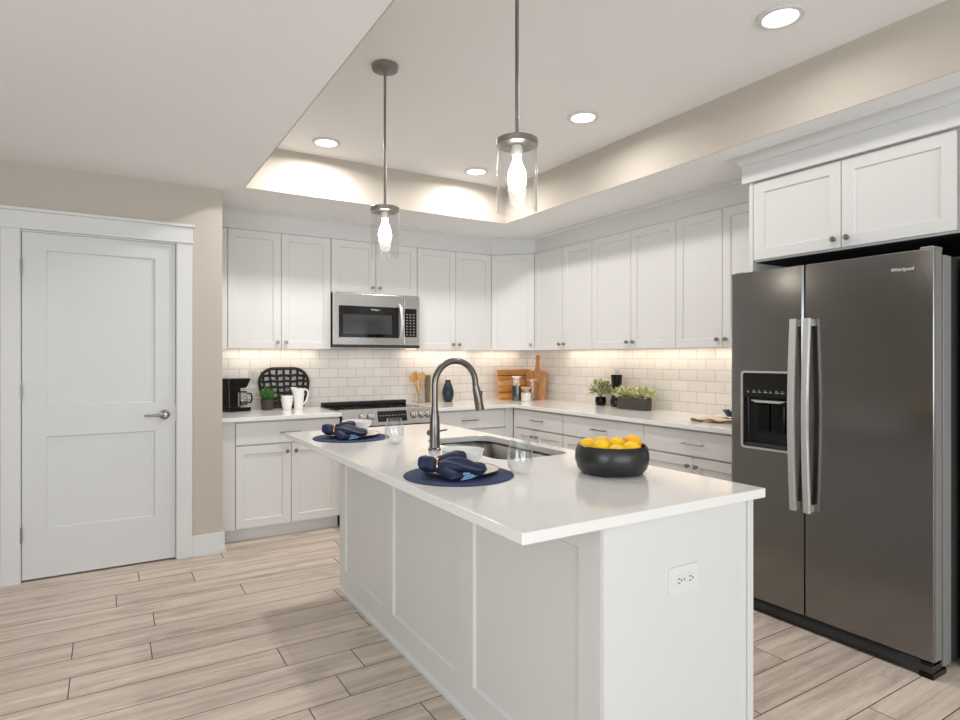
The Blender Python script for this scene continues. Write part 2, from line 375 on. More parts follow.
panel_slab(d, dw, dh, .035, [(.115, .685, .285, .83), (.115, .685, 1.012, 1.93)], .009, .006)
door = struct(d.build('door_1', M['door'], loc=(DX0+.003, YD+.004, .012)))
h = MB()
h.lathe([(0, 0), (.031, 0), (.031, .006), (.02, .01), (.013, .013), (.013, .045), (0, .045)], 24, mtx=Matrix.Rotation(PI/2, 4, 'X'))
h.tube([(0, -.042, 0), (-.02, -.05, 0), (-.06, -.05, -.001), (-.115, -.05, -.002)], [.011, .0095, .008, .0065], 12)
h.build('door_handle', M['nickel'], door, True, loc=(dw-.062, 0, .93))
for z in (.22, 1.05, 1.78):
    MB().box(-.006, .001, -.012, .003, z, z+.09).cyl((-.003, -.012, z), (-.003, -.012, z+.09), .005).build('hinge', M['nickel'], door, True)
MB().box(dw-.002, dw+.0025, .002, .03, .88, .98).build('strike_plate', M['nickel'], door)
# frame: legs, header with cap and bead
t = MB()
t.box(DX0-.093, DX0-.004, YD-.018, YD, 0, 2.055); t.box(DX1+.006, DX1+.097, YD-.018, YD, 0, 2.055)
t.box(DX0-.012, DX0, YD, YD+.1, 0, DZ+.004); t.box(DX1, DX1+.012, YD, YD+.1, 0, DZ+.004)
t.box(DX0-.012, DX1+.012, YD, YD+.1, DZ+.002, DZ+.012)
t.box(DX0-.1, DX1+.104, YD-.026, YD, 2.055, 2.072); t.box(DX0-.095, DX1+.099, YD-.02, YD, 2.072, 2.16); t.box(DX0-.105, DX1+.11, YD-.032, YD, 2.16, 2.178)
struct(t.build('trim_1', M['trim'], bevel=.002))
b = MB()
b.box(DX1+.097, .664, YD-.014, YD, 0, .135); b.box(.65, .664, YD, 4.47, 0, .135); b.box(DX1+.097, .676, YD-.026, YD-.014, 0, .018); b.box(.664, .676, YD-.026, 4.47, 0, .018)
struct(b.build('baseboard_right', M['trim'], bevel=.002))
b = MB(); b.box(XL, DX0-.093, YD-.014, YD, 0, .135)
struct(b.build('baseboard_left', M['trim'], bevel=.002))

# ------------------------------------------------------------------ cabinets
def knob(parent, x, z, m=None):
    MB().lathe([(0, 0), (.0085, 0), (.006, .004), (.0055, .012), (.012, .016), (.0145, .021), (.0125, .027), (0, .029)], 18, mtx=Matrix.Rotation(PI/2, 4, 'X')).build('knob', m or M['nickel'], parent, True, loc=(x, 0, z))
def pull(parent, x, z, L=.13):
    m = MB(); m.tube([(-L/2-.012, -.03, 0), (L/2+.012, -.03, 0)], .0052, 12)
    for s in (-1, 1): m.cyl((s*L/2, 0, 0), (s*L/2, -.03, 0), .0045)
    m.build('pull_handle', M['nickel'], parent, True, loc=(x, 0, z))
RAIL = .057
def cab_door(parent, x0, x1, z0, z1, kx=None, kz=None, m=None):
    w, h = x1-x0, z1-z0
    o = panel_slab(MB(), w, h, .019, [(RAIL, w-RAIL, RAIL, h-RAIL)], .009, .004).build('door', m or M['cab'], parent, loc=(x0, 0, z0))
    if kx is not None: knob(o, kx-x0, kz-z0)
    return o
def drawer(parent, x0, x1, z0, z1, px=None):
    w, h = x1-x0, z1-z0
    o = MB().box(0, w, 0, .019, 0, h).build('drawer', M['cab'], parent, loc=(x0, 0, z0), bevel=.002)
    pull(o, w/2 if px is None else px-x0, h/2)
    return o
G = .0022
def base_cab(label, loc, rz, x1, depth, dr, doors, split, fill0=0, fill1=0, kn='both', group='white base cabinets along the walls'):
    t = thing('base_cabinet', label, 'cabinet', loc, rz, group)
    MB().box(-fill0, x1+fill1, .021, depth, .095, .858).box(-fill0, x1+fill1, .065, depth-.02, 0, .095).build('body', M['cab'], t)
    if fill0: MB().box(-fill0, -G, .004, .021, .095, .858).build('filler_strip', M['cab'], t)
    if fill1: MB().box(x1+G, x1+fill1, .004, .021, .095, .858).build('filler_strip', M['cab'], t)
    drawer(t, G, x1-G, .69, .845)
    cab_door(t, G, split-G, .1, .68, split-.032, .625); cab_door(t, split+G, x1-G, .1, .68, split+.032, .625)
    return t
FY = 4.52   # face of the back run
base_cab('white base cabinet left of the range, one wide drawer above two doors', (.757, FY, 0), 0, .755, .68, 1, 2, .385, fill0=.107)
t = base_cab('white base cabinet right of the range, reaching into the corner', (2.29, FY, 0), 0, .745, .68, 1, 2, .372, fill1=.09)
RXF = 3.125
base_cab('first white base cabinet from the corner on the right wall', (RXF, 4.478, 0), -PI/2, .66, .66, 1, 2, .29, fill0=.04)
base_cab('middle white base cabinet on the right wall, behind the fruit bowl', (RXF, 3.815, 0), -PI/2, .865, .66, 1, 2, .43)
base_cab('white base cabinet on the right wall next to the fridge', (RXF, 2.95, 0), -PI/2, .836, .66, 1, 2, .41)

def wall_cab(label, loc, rz, x1, depth, z0, z1, split, fill0=0, single=False, kz=None, kside=1):
    t = thing('wall_cabinet', label, 'cabinet', (loc[0], loc[1], 0), rz, 'white wall cabinets')
    MB().box(-fill0, x1, .021, depth, z0+.024 if z0 < 1.5 else z0-.004, z1+.003).build('body', M['cab'], t)
    if fill0: MB().box(-fill0, -G, .004, .021, z0-.004, z1).build('filler_strip', M['cab'], t)
    kz = z0+.05 if kz is None else kz
    if single: cab_door(t, G, x1-G, z0, z1, x1-.032, kz)
    else:
        cab_door(t, G, split-G, z0, z1, split-.032, kz); cab_door(t, split+G, x1-G, z0, z1, split+.032, kz)
    return t
UY, UX, Z0, Z1 = 4.842, 3.395, 1.378, 2.279
wall_cab('white two-door wall cabinet left of the microwave', (.756, UY), 0, .785, .376, Z0, Z1, .391, fill0=.105)
wall_cab('short white wall cabinet above the microwave', (1.545, UY), 0, .772, .376, 1.85, Z1, .386)
wall_cab('white two-door wall cabinet right of the microwave', (2.319, UY), 0, .775, .376, Z0, Z1, .389)
# diagonal corner
dx, dy = UX-3.094, 4.563-UY; dl = math.hypot(dx, dy); da = math.atan2(dy, dx)
t = thing('corner_wall_cabinet', 'white single-door wall cabinet set diagonally in the corner', 'cabinet', (3.094, UY, 0), da, 'white wall cabinets')
inv = Matrix.Rotation(-da, 4, 'Z') @ Matrix.Translation((-3.094, -UY, 0))
ba = Vector((3.094, UY+.021)); poly = [(3.108, UY+.009), (UX+.009, 4.577), (XR-.01, 4.577), (XR-.01, YB-.01), (3.108, YB-.01)]
pl = [(inv @ Vector((x+.004, y+.004, 0)))[:2] for x, y in poly[:2]] + [(inv @ Vector((x, y, 0)))[:2] for x, y in poly[2:]]
MB().prism(pl, Z0+.024, Z1+.003).build('body', M['cab'], t)
cab_door(t, G, dl-G, Z0, Z1, dl-.035, Z0+.05)
wall_cab('white two-door wall cabinet on the right wall nearest the corner', (UX, 4.563), -PI/2, .792, .395, Z0, Z1, .409)
wall_cab('white two-door wall cabinet on the right wall above the planter', (UX, 3.771), -PI/2, .866, .395, Z0, Z1, .436)
wall_cab('white two-door wall cabinet on the right wall partly hidden by the fridge', (UX, 2.905), -PI/2, .78, .395, Z0, Z1, .378)
# cabinet over the fridge with its side panels
t = thing('fridge_cabinet', 'deep white two-door cabinet box above the black fridge', 'cabinet', (3.07, 2.085, 0), -PI/2, 'white wall cabinets')
MB().box(0, .97, .021, .72, 1.843, 2.30).build('body', M['cab'], t)
cab_door(t, G, .477-G, 1.852, 2.279, .477-.032, 1.895, M['cab']); cab_door(t, .477+G, .955-G, 1.852, 2.279, .477+.032, 1.895, M['cab'])
MB().box(.001, .969, .03, .72, 1.8395, 1.8425).build('underside_shade', M['dark'], t)  # dark board; the shadow above the fridge is painted into it
MB().box(-.025, -G, 0, .72, 0, 2.30).build('side_panel', M['cab'], t); MB().box(.972, .997, 0, .72, 0, 2.30).build('side_panel', M['cab'], t)
# frieze boards and crown moulding
f = MB()
o_ = .012
P = [(.65, UY+o_), (3.094+.006, UY+o_), (UX+o_, 4.563+.006), (UX+o_, 2.115)]
Q = [(.65, UY+.05), (3.12, UY+.05), (UX+.05, 4.585), (UX+.05, 2.115)]
for i in range(3):
    f.prism([P[i], P[i+1], Q[i+1], Q[i]], 2.284, ZS)
struct(f.build('trim_2', M['trim']))
def sweep(mb, path, prof):
    """prof = (offset to the room side, z)"""
    pts = [Vector(p) for p in path]; rings = []
    for i, p in enumerate(pts):
        ds = []
        if i > 0: ds.append((pts[i]-pts[i-1]).normalized())
        if i < len(pts)-1: ds.append((pts[i+1]-pts[i]).normalized())
        nrm = [Vector((d_.y, -d_.x)) for d_ in ds]
        if len(nrm) == 2:
            m_ = (nrm[0]+nrm[1]).normalized(); m_ /= m_.dot(nrm[0])
        else: m_ = nrm[0]
        rings.append([(p.x+m_.x*a, p.y+m_.y*a, z) for a, z in prof])
    vs = [q for r_ in rings for q in r_]; n_ = len(prof); fs = []
    for i in range(len(rings)-1):
        for k in range(n_): fs.append((i*n_+k, i*n_+(k+1) % n_, (i+1)*n_+(k+1) % n_, (i+1)*n_+k))
    fs.append(tuple(range(n_))); fs.append(tuple((len(rings)-1)*n_+k for k in range(n_)))
    mb.add(vs, fs)
cr = MB(); sweep(cr, P, [(0, ZS), (0, ZS-.03), (.006, ZS-.03), (.01, ZS-.022), (.03, ZS-.008), (.034, ZS-.008), (.034, ZS)])
struct(cr.build('trim_3', M['trim'], smooth=True))
f = MB(); f.box(3.048, 3.37, .98, 2.142, 2.287, 2.44)
struct(f.build('trim_4', M['trim'], bevel=.0015))
cr = MB(); sweep(cr, [(3.38, 2.142), (3.048, 2.142), (3.048, .98)][::-1][::-1], [(0, ZS), (0, ZS-.055), (.008, ZS-.055), (.012, ZS-.04), (.042, ZS-.016), (.065, ZS-.012), (.065, ZS)])
struct(cr.build('trim_5', M['trim'], smooth=True))

# worktops
q = MB().box(.652, 1.517, 4.485, YB-.009, .859, .889).build('worktop', M['quartz'], bevel=.003)
tag(q, 'short white quartz worktop left of the range', 'worktop', 'white quartz worktops')
q = MB().prism([(2.292, 4.485), (3.097, 4.485), (3.097, 2.113), (XR-.009, 2.113), (XR-.009, YB-.009), (2.292, YB-.009)], .859, .889).build('worktop', M['quartz'], bevel=.003)
tag(q, 'L-shaped white quartz worktop round the corner and along the right wall', 'worktop', 'white quartz worktops')

q = MB().box(1.519, 2.290, 5.085, YB-.009, .859, .889).build('worktop', M['quartz'], bevel=.002)
tag(q, 'narrow strip of white quartz behind the range', 'worktop', 'white quartz worktops')
# under-cabinet light bars
def bar(label, x0, x1, y, horiz=True):
    L_ = x1-x0
    t = thing('undercabinet_light', label, 'light', ((x0+x1)/2, y, 1.4018) if horiz else (y, (x0+x1)/2, 1.4018), 0 if horiz else PI/2, 'light bars under the wall cabinets')
    MB().box(-L_/2, L_/2, -.018, .018, -.012, 0).build('housing', M['trim'], t)
    MB().box(-L_/2+.01, L_/2-.01, -.012, .012, -.0145, -.0125).build('diffuser', M['strip'], t)
    a = area('bar_glow', (0, 0, -.017), (0, 0, 0), L_-.02, .03, STRIP_W*L_/.7, (1, .84, .68), parent=t)
bar('slim light bar under the wall cabinet left of the microwave', .78, 1.53, 5.13)
bar('slim light bar under the wall cabinet right of the microwave', 2.33, 3.08, 5.13)
bar('slim light bar under the diagonal corner wall cabinet', 3.16, 3.66, 5.13)
bar('slim light bar under the right-wall cabinet nearest the corner', 3.79, 4.55, 3.71, False)
bar('slim light bar under the right-wall cabinet above the planter', 2.92, 3.76, 3.71, False)
bar('slim light bar under the right-wall cabinet beside the fridge', 2.14, 2.89, 3.71, False)

# ------------------------------------------------------------------ island
IX0, IX1, IY0, IY1 = .841, 1.801, 1.178, 3.46
isl = thing('kitchen_island', 'white panelled kitchen island with an electrical outlet on its end', 'kitchen island', (1.4, 2.3, 0))
def ip(mb, *a, **k):
    k.setdefault('loc', (-1.4, -2.3, 0)); return mb.build(*a, isl, **k)
BX0, BX1, BY0, BY1 = 1.113, 1.764, 1.203, 3.335
ip(MB().box(BX0+.014, BX1-.002, BY0+.004, 2.02, 0, .858).box(BX0+.014, BX1-.002, 2.83, BY1, 0, .858).box(BX0+.014, 1.30, 2.02, 2.83, 0, .858).box(1.75, BX1-.002, 2.02, 2.83, 0, .858).box(1.30, 1.75, 2.02, 2.83, 0, .60), 'body', M['isl'])
# long side, recessed panels facing the room
Ls = BY1-BY0
sd = panel_slab(MB(), Ls, .858, .013, [(BY1-3.245, BY1-2.705, .122, .782), (BY1-2.585, BY1-1.985, .122, .782), (BY1-1.865, BY1-1.292, .122, .782)], .010, .008)
sd.build('side_panel', M['isl'], isl, loc=(BX0-1.4, BY1-2.3, 0), rot=(0, 0, -PI/2))
ip(MB().box(BX0, BX1-.03, BY0, BY0+.004, .0, .858).box(BX1-.026, BX1, BY0-.006, BY0+.01, 0, .858), 'end_panel', M['isl'], bevel=.001)
ip(MB().box(BX0-.012, BX0, BY0-.0, BY1, 0, .014).prism([(BX0-.012, .014), (BX0, .014), (BX0, .024)], BY0, BY1, 'y'), 'base_moulding', M['isl'])
# worktop with the sink cut-out
SX0, SX1, SY0, SY1 = 1.365, 1.74, 2.055, 2.79
def slab_hole(outer, hole, z0, z1):
    bm = bmesh.new()
    def loop(p, z): return [bm.verts.new((x, y, z)) for x, y in p]
    fcs = []
    for z in (z0, z1):
        a, b_ = loop(outer, z), loop(hole, z); es = []
        for l in (a, b_):
            for i in range(len(l)): es.append(bm.edges.new((l[i], l[(i+1) % len(l)])))
        bmesh.ops.triangle_fill(bm, edges=es, use_beauty=True); fcs.append((a, b_))
    for j in (0, 1):
        l0, l1 = fcs[0][j], fcs[1][j]
        for i in range(len(l0)): bm.faces.new((l0[i], l0[(i+1) % len(l0)], l1[(i+1) % len(l0)], l1[i]))
    bmesh.ops.recalc_face_normals(bm, faces=bm.faces)
    me = bpy.data.meshes.new('worktop'); bm.to_mesh(me); bm.free(); return me
hole = rrect(SX0, SX1, SY0, SY1, .075, 8)
me = slab_hole([(IX0, IY0), (IX1, IY0), (IX1, IY1), (IX0, IY1)], hole, .859, .889); me.materials.append(M['quartz'])
o = bpy.data.objects.new('island_worktop', me); COL.objects.link(o)
bv = o.modifiers.new('bevel', 'BEVEL'); bv.width = .003; bv.segments = 2; bv.limit_method = 'ANGLE'; bv.angle_limit = math.radians(60)
tag(o, 'large white quartz slab on the island with a sink cut into it', 'worktop', 'white quartz worktops')
# sink
sk = thing('sink', 'dark stainless undermount sink in the island worktop', 'sink', (1.55, 2.42, 0))
s = MB(); rings = [rrect(SX0-.004, SX1+.004, SY0-.004, SY1+.004, .075, 8), rrect(SX0-.004, SX1+.004, SY0-.004, SY1+.004, .075, 8), rrect(SX0+.012, SX1-.012, SY0+.012, SY1-.012, .07, 8), rrect(SX0+.05, SX1-.05, SY0+.05, SY1-.05, .05, 8)]
zz = [.8585, .70, .655, .648]; n = len(rings[0])
vs = [(x-1.55, y-2.42, z) for r_, z in zip(rings, zz) for x, y in r_]
fs = [(i*n+k, i*n+(k+1) % n, (i+1)*n+(k+1) % n, (i+1)*n+k) for i in range(3) for k in range(n)]+[tuple(3*n+k for k in range(n))]
s.add(vs, fs); o = s.build('basin', M['sink'], sk, True)
so = o.modifiers.new('sheet', 'SOLIDIFY'); so.thickness = .0015; so.offset = 1
MB().lathe([(0, .649), (.04, .649), (.045, .652), (.045, .648)], 24, c=(0, .1, 0)).build('drain', M['chrome'], sk, True)
# outlet on the island end
def outlet(label, loc, rz, w, h, horizontal):
    t = thing('wall_outlet', label, 'outlet', loc, rz, 'white electrical outlets')
    MB().prism(rrect(-w/2, w/2, -h/2, h/2, .006, 3), -.005, 0, 'y').build('plate', M['plate_w'], t, bevel=.0015)
    for s_ in (-1, 1):
        cx, cz = (s_*.024, 0) if horizontal else (0, s_*.024)
        f_ = MB().prism([(cx+.0165*math.cos(a*PI/12), cz+.0165*math.sin(a*PI/12)) for a in range(24)], -.0075, -.004, 'y').build('socket', M['plate_w'], t)
        m = MB()
        for q_ in (-1, 1):
            if horizontal: m.box(cx-.006, cx+.003, -.0085, -.007, q_*.006-.0012, q_*.006+.0012)
            else: m.box(q_*.006-.0012, q_*.006+.0012, -.0085, -.007, cz-.003, cz+.006)
        c2 = (cx+.0095, cz) if horizontal else (cx, cz-.0095)
        m.prism([(c2[0]+.0026*math.cos(a*PI/5), c2[1]+.0026*math.sin(a*PI/5)) for a in range(10)], -.0085, -.007, 'y')
        m.build('slot', M['slot'], f_)
    MB().cyl((0, -.0055, 0), (0, -.0045, 0), .003).build('screw', M['nickel'], t)
    return t
outlet('white double outlet on the near end of the island', (1.437, BY0, .66), 0, .126, .08, True)
outlet('white outlet on the back wall tiles between coffee maker and wicker tray', (1.007, YB-.008, 1.15), 0, .075, .118, False)
outlet('white outlet on the right wall tiles behind the dark vase', (XR-.008, 3.885, 1.165), -PI/2, .075, .118, False)

# faucet
fa = thing('faucet', 'tall brushed steel gooseneck faucet beside the island sink', 'faucet', (1.262, 2.452, .889))
MB().lathe([(0, 0), (.029, 0), (.029, .008), (.024, .012), (.0235, .10), (.022, .145), (.0165, .175), (.0155, .19), (0, .19)], 28).build('base', M['faucet'], fa, True)
pts = [(0, 0, .18), (0, 0, .24), (0, 0, .29)]+[(.108-.108*math.cos(a), 0, .297+.108*math.sin(a)) for a in [PI*k/16 for k in range(0, 16)]]+[(.216, 0, .292), (.219, 0, .28)]
MB().tube(pts, .0148, 16).build('spout', M['faucet'], fa, True)
MB().tube([(.2175, 0, .288), (.222, 0, .265), (.233, 0, .215), (.241, 0, .172)], [.0155, .0185, .0205, .0215], 20).build('spray_head', M['faucet'], fa, True)
MB().box(.245, .2525, -.006, .006, .215, .262).build('spray_button', M['blk'], fa, bevel=.003)
hn = MB().cyl((0, 0, .072), (0, .052, .072), .0145, .0155, 20)
hn.tube([(0, .043, .074), (.04, .046, .078), (.09, .05, .082)], [.0055, .005, .0042], 10)
hn.build('lever', M['faucet'], fa, True)

# ------------------------------------------------------------------ range
RX0, RX1 = 1.522, 2.286
rg = thing('range', 'stainless slide-in electric range with black glass cooktop between the worktops', 'range', ((RX0+RX1)/2, 4.5, 0))
hw = (RX1-RX0)/2
MB().box(-hw, hw, .03, .58, .02, .885).build('body', M['steel'], rg)
MB().box(-hw-.0, hw+.0, .075, .58, .886, .896).build('cooktop', M['blkg'], rg, bevel=.003)
for bx_, by_, br_ in ((-.19, .2, .09), (.19, .2, .085), (-.19, .4, .075), (.19, .4, .09)):
    MB().lathe([(br_-.003, .8962), (br_, .8962), (br_, .8966), (br_-.003, .8966)], 40, c=(bx_, by_, 0), close=False).build('burner_ring', M['grille'], rg)
MB().box(-hw+.0, hw, .50, .56, .896, .930).build('rear_vent', M['blkm'], rg, bevel=.006)
# sloping control panel
tilt = .035
MB().prism([(-.03, .775), (.03, .775), (.09, .896), (.02, .903), (.003, .90)], -hw, hw, 'x').build('control_panel', M['steel'], rg, bevel=.002)
sl = math.atan2(.033, .12)
pm = lambda z: -.03+(z-.775)*.033/.125
MB().box(-.098, .15, -.002, .002, .80, .885, Matrix.Translation((0, pm(.8425)-.0015, .8425)) @ Matrix.Rotation(-sl, 4, 'X') @ Matrix.Translation((0, 0, -.8425))).build('display', M['blkg'], rg)
kp = MB()
for i in range(9):
    for k in range(2):
        kp.box(-.085+i*.026, -.085+i*.026+.014, -.0005, .0005, -.006, .000, Matrix.Translation((0, pm(.8425)-.0045+(.012-.024*k)*-.0, .852-.022*k)) @ Matrix.Rotation(-sl, 4, 'X') @ Matrix.Translation((0, -(.0027 if k else -.0027)*0, 0)))
kp.build('key_marks', M['keys'], rg)
for kx in (1.68, 1.746, 2.118, 2.185, 2.245):
    m_ = Matrix.Translation((0, pm(.845), .845)) @ Matrix.Rotation(PI/2-sl, 4, 'X')
    kn = MB().lathe([(0, 0), (.025, 0), (.024, .007), (.021, .009), (.0195, .03), (.017, .034), (0, .034)], 24, mtx=m_).build('knob', M['handle'], rg, True, loc=(kx-(RX0+RX1)/2, 0, 0))
    MB().lathe([(.0255, .0005), (.030, .0005), (.030, .003), (.0255, .003)], 24, mtx=m_, close=False).build('bezel', M['grille'], kn)
    MB().box(-.0022, .0022, -.016, .016, .0335, .0352, m_).build('pointer', M['grille'], kn)
MB().box(-hw, hw, -.006, .03, .755, .774).build('vent_gap', M['blkm'], rg)
od = MB().box(-hw+.003, hw-.003, -.01, .03, .19, .752).build('oven_door', M['steel'], rg, bevel=.003)
MB().box(-hw+.09, hw-.09, -.0125, -.0095, .3, .62).build('window', M['blkg'], od)
h_ = MB().tube([(-hw+.05, -.055, .705), (hw-.05, -.055, .705)], .012, 14)
for s_ in (-1, 1): h_.cyl((s_*(hw-.08), -.01, .705), (s_*(hw-.08), -.055, .705), .009)
h_.build('handle', M['steel'], od, True)
MB().box(-hw+.003, hw-.003, -.008, .03, .03, .183).build('storage_drawer', M['steel'], rg, bevel=.003)

# ------------------------------------------------------------------ microwave
mw = thing('microwave', 'stainless over-the-range microwave with a black window', 'microwave', (1.927, 4.78, 1.40))
mh = .383
MB().box(-mh+.004, mh-.004, .03, .43, .0, .438).build('casing', M['blkm'], mw)
MB().box(-mh+.0, mh-.0, -.005, .03, -.008, .012).build('vent_strip', M['grille'], mw)
MB().box(-.12, .12, .2, .26, -.004, -.001).build('tile_fill_lens', M['strip'], mw)  # added lens and lamp to brighten the tiles below the microwave
area('tile_fill', (0, .23, -.012), (0, 0, 0), .5, .05, .55, (1, .93, .84), parent=mw)
dr = MB().box(-mh, .232, -.004, .03, .014, .438).build('door', M['steel'], mw, bevel=.004)
MB().box(-mh+.042, .178, -.0065, -.003, .075, .335).build('window', M['blkg'], dr)
MB().box(-mh+.078, .12, -.0075, -.006, .105, .265).build('screen', M['screen'], dr)
hb = MB().tube([(.192, -.004, .06), (.195, -.034, .09), (.198, -.05, .21), (.195, -.034, .33), (.192, -.004, .36)], [.012, .0135, .014, .0135, .012], 14, sx=1, sy=1.15)
hb.build('handle', M['handle'], dr, True)
text_mesh('logo', 'Whirlpool', .018, .0004, M['logo'], dr, (-.03, -.0078, .308), (PI/2, 0, 0))
cp = MB().box(.235, mh, -.004, .03, .014, .438).build('control_panel', M['steel'], mw, bevel=.003)
MB().box(.238, mh-.03, -.0065, -.003, .085, .33).build('keypad', M['blkg'], cp)
kp = MB()
for i in range(3):
    for k in range(8): kp.box(.254+i*.032, .254+i*.032+.015, -.0075, -.006, .1+k*.025, .1+k*.025+.008)
kp.build('key_marks', M['keys'], cp)

# ------------------------------------------------------------------ fridge (local x runs toward the camera, local y into the wall)
FX, FY0, FY1 = 2.844, 2.062, 1.124
fr = thing('refrigerator', 'black stainless side-by-side refrigerator with ice dispenser and steel handles', 'refrigerator', (FX, FY0, 0), -PI/2)
FW = FY0-FY1; SPL = FY0-1.661
MB().box(.002, FW-.004, .094, .165, .03, 1.735).build('front_frame', M['bssside'], fr, bevel=.004)
MB().box(.004, FW-.006, .165, .86, .03, 1.73).build('cabinet', M['blkm'], fr)
MB().box(.012, FW-.016, .066, .094, .1, 1.73).build('gasket', M['blkm'], fr)
def bowed(w, h, t, bow=.012, n=10):
    m = MB(); vs = []; fs = []
    for i in range(n+1):
        x = w*i/n; e = 2*i/n-1; y = bow*(e*e)-(0 if abs(e) < .999 else -.004)
        vs += [(x, y, 0), (x, y, h), (x, t, 0), (x, t, h)]
    for i in range(n):
        a = 4*i; b_ = a+4
        fs += [(a, b_, b_+1, a+1), (a+2, a+3, b_+3, b_+2), (a, a+2, b_+2, b_), (a+1, b_+1, b_+3, a+3)]
    fs += [(0, 1, 3, 2), (4*n, 4*n+2, 4*n+3, 4*n+1)]
    m.add(vs, fs); return m
DZ0, DZ1 = .070, 1.754
# left door with dispenser opening
LW = SPL-.004; dx0, dx1, dz0, dz1 = .065, .345, .842, 1.236
ld = MB(); T = .066
xs = [0, .012, dx0, dx1, LW-.01, LW]; ys = [.005, 0, 0, 0, 0, .004]
zsl = [DZ0, dz0, dz1, DZ1]
for i in range(5):
    for k in range(3):
        if i == 2 and k == 1: continue
        ld.add([(xs[i], ys[i], zsl[k]), (xs[i+1], ys[i+1], zsl[k]), (xs[i+1], ys[i+1], zsl[k+1]), (xs[i], ys[i], zsl[k+1])], [(0, 1, 2, 3)])
ld.add([(0, .005, DZ0), (LW, .004, DZ0), (LW, T, DZ0), (0, T, DZ0), (0, .005, DZ1), (LW, .004, DZ1), (LW, T, DZ1), (0, T, DZ1)], [(0, 3, 2, 1), (4, 5, 6, 7), (0, 4, 7, 3), (1, 2, 6, 5), (2, 3, 7, 6)])
for (a, c_, b_, d_) in ((dx0, dz0, dx1, dz0), (dx1, dz0, dx1, dz1), (dx1, dz1, dx0, dz1), (dx0, dz1, dx0, dz0)):
    ld.add([(a, 0, c_), (b_, 0, d_), (b_, .055, d_), (a, .055, c_)], [(0, 1, 2, 3)])
ld.add([(dx0, .055, dz0), (dx1, .055, dz0), (dx1, .055, dz1), (dx0, .055, dz1)], [(0, 1, 2, 3)])
ldo = ld.build('door', M['bss'], fr)
# dispenser parts
ds = MB(); ro = rrect(dx0-.004, dx1+.004, dz0-.004, dz1+.004, .018, 5); ri = rrect(dx0+.006, dx1-.006, dz0+.006, dz1-.006, .012, 5); n = len(ro)
ds.add([(x, -.004, z) for x, z in ro]+[(x, -.004, z) for x, z in ri]+[(x, .002, z) for x, z in ro]+[(x, .004, z) for x, z in ri],
       [(k, (k+1) % n, n+(k+1) % n, n+k) for k in range(n)]+[(k, 2*n+k, 2*n+(k+1) % n, (k+1) % n) for k in range(n)]+[(n+k, n+(k+1) % n, 3*n+(k+1) % n, 3*n+k) for k in range(n)])
ds.build('dispenser_frame', M['handle'], ldo, True)
MB().box(dx0+.005, dx1-.005, .0015, .05, 1.105, dz1-.005).build('dispenser_screen', M['blkg'], ldo)
tk = MB()
for i, w_ in enumerate((.012, .02, .016, .02, .014, .022, .018)):
    x = .095+i*.031
    tk.box(x, x+w_, .0003, .0015, 1.128, 1.134); tk.box(x+.003, x+w_*.6, .0003, .0015, 1.138, 1.142)
tk.build('dispenser_marks', M['keys'], ldo)
MB().box(dx0+.006, dx1-.006, .05, .054, dz0+.01, 1.105).build('dispenser_back', M['blkm'], ldo)
MB().box(.13, .2, .028, .046, .93, 1.07).box(.215, .285, .028, .046, .93, 1.07).build('dispenser_paddle', M['blk'], ldo, bevel=.006)
MB().prism([(.11, 1.09), (.30, 1.09), (.27, 1.078), (.14, 1.078)], .006, .04, 'y').build('dispenser_light', M['handle'], ldo)
MB().box(dx0+.012, dx1-.012, .004, .05, dz0+.008, dz0+.024).build('drip_tray', M['grille'], ldo, bevel=.003)
rdo = MB().box(0, FW-SPL-.004, 0, T, 0, DZ1-DZ0).build('door', M['bss'], fr, loc=(SPL+.004, 0, DZ0), bevel=.005)
MB().box(0, .002, .006, T-.004, .004, DZ1-DZ0-.004).build('edge_trim', M['bssside'], rdo, loc=(FW-SPL-.0045, 0, 0))
for nm_, xc, dd in (('l', SPL-.034, ldo), ('r', SPL+.034, rdo)):
    z0_, z1_ = .575, 1.495; hb = MB(); n_ = 14; vs = []; fs = []
    for i in range(n_+1):
        f_ = i/n_; z = z0_+(z1_-z0_)*f_; y = -.036-.020*math.sin(PI*f_)
        vs += [(xc-.017, y, z), (xc-.013, y-.009, z), (xc+.013, y-.009, z), (xc+.017, y, z), (xc+.014, y+.012, z), (xc-.014, y+.012, z)]
    for i in range(n_):
        for k in range(6):
            a, b_ = i*6+k, i*6+(k+1) % 6; fs.append((a, b_, b_+6, a+6))
    fs += [tuple(range(6)), tuple(n_*6+k for k in range(6))]
    hb.add(vs, fs)
    for z in (z0_+.02, z1_-.02): hb.box(xc-.012, xc+.012, -.034, .001, z-.016, z+.016)
    off = dd.location
    ho = hb.build('handle', M['handle'], dd, True, loc=(-off.x, -off.y, -off.z))
text_mesh('logo', 'Whirlpool', .021, .0006, M['logo'], rdo, (2.062-1.240-SPL-.004, -.0012, 1.680-DZ0), (PI/2, 0, 0))
MB().box(.01, FW-.01, .006, .09, .003, .064).build('base_grille', M['grille'], fr, bevel=.003)
MB().box(.02, FW-.13, .002, .010, .008, .018).box(.02, FW-.13, .002, .010, .052, .060).build('grille_lip', M['blkm'], fr)
hg = MB().box(FW-.055, FW-.004, .0, .12, .0, .022).cyl((FW-.03, .03, .02), (FW-.03, .03, .07), .012).box(FW-.05, FW-.01, .004, .08, .05, .064)
hg.build('hinge_foot', M['blk'], fr, True)
MB().box(FW-.06, FW-.01, .02, .1, DZ1-.004, DZ1+.012).build('top_hinge', M['bssside'], fr, bevel=.003)
MB().box(.01, .06, .02, .1, DZ1-.004, DZ1+.008).build('top_hinge', M['bssside'], fr, bevel=.003)

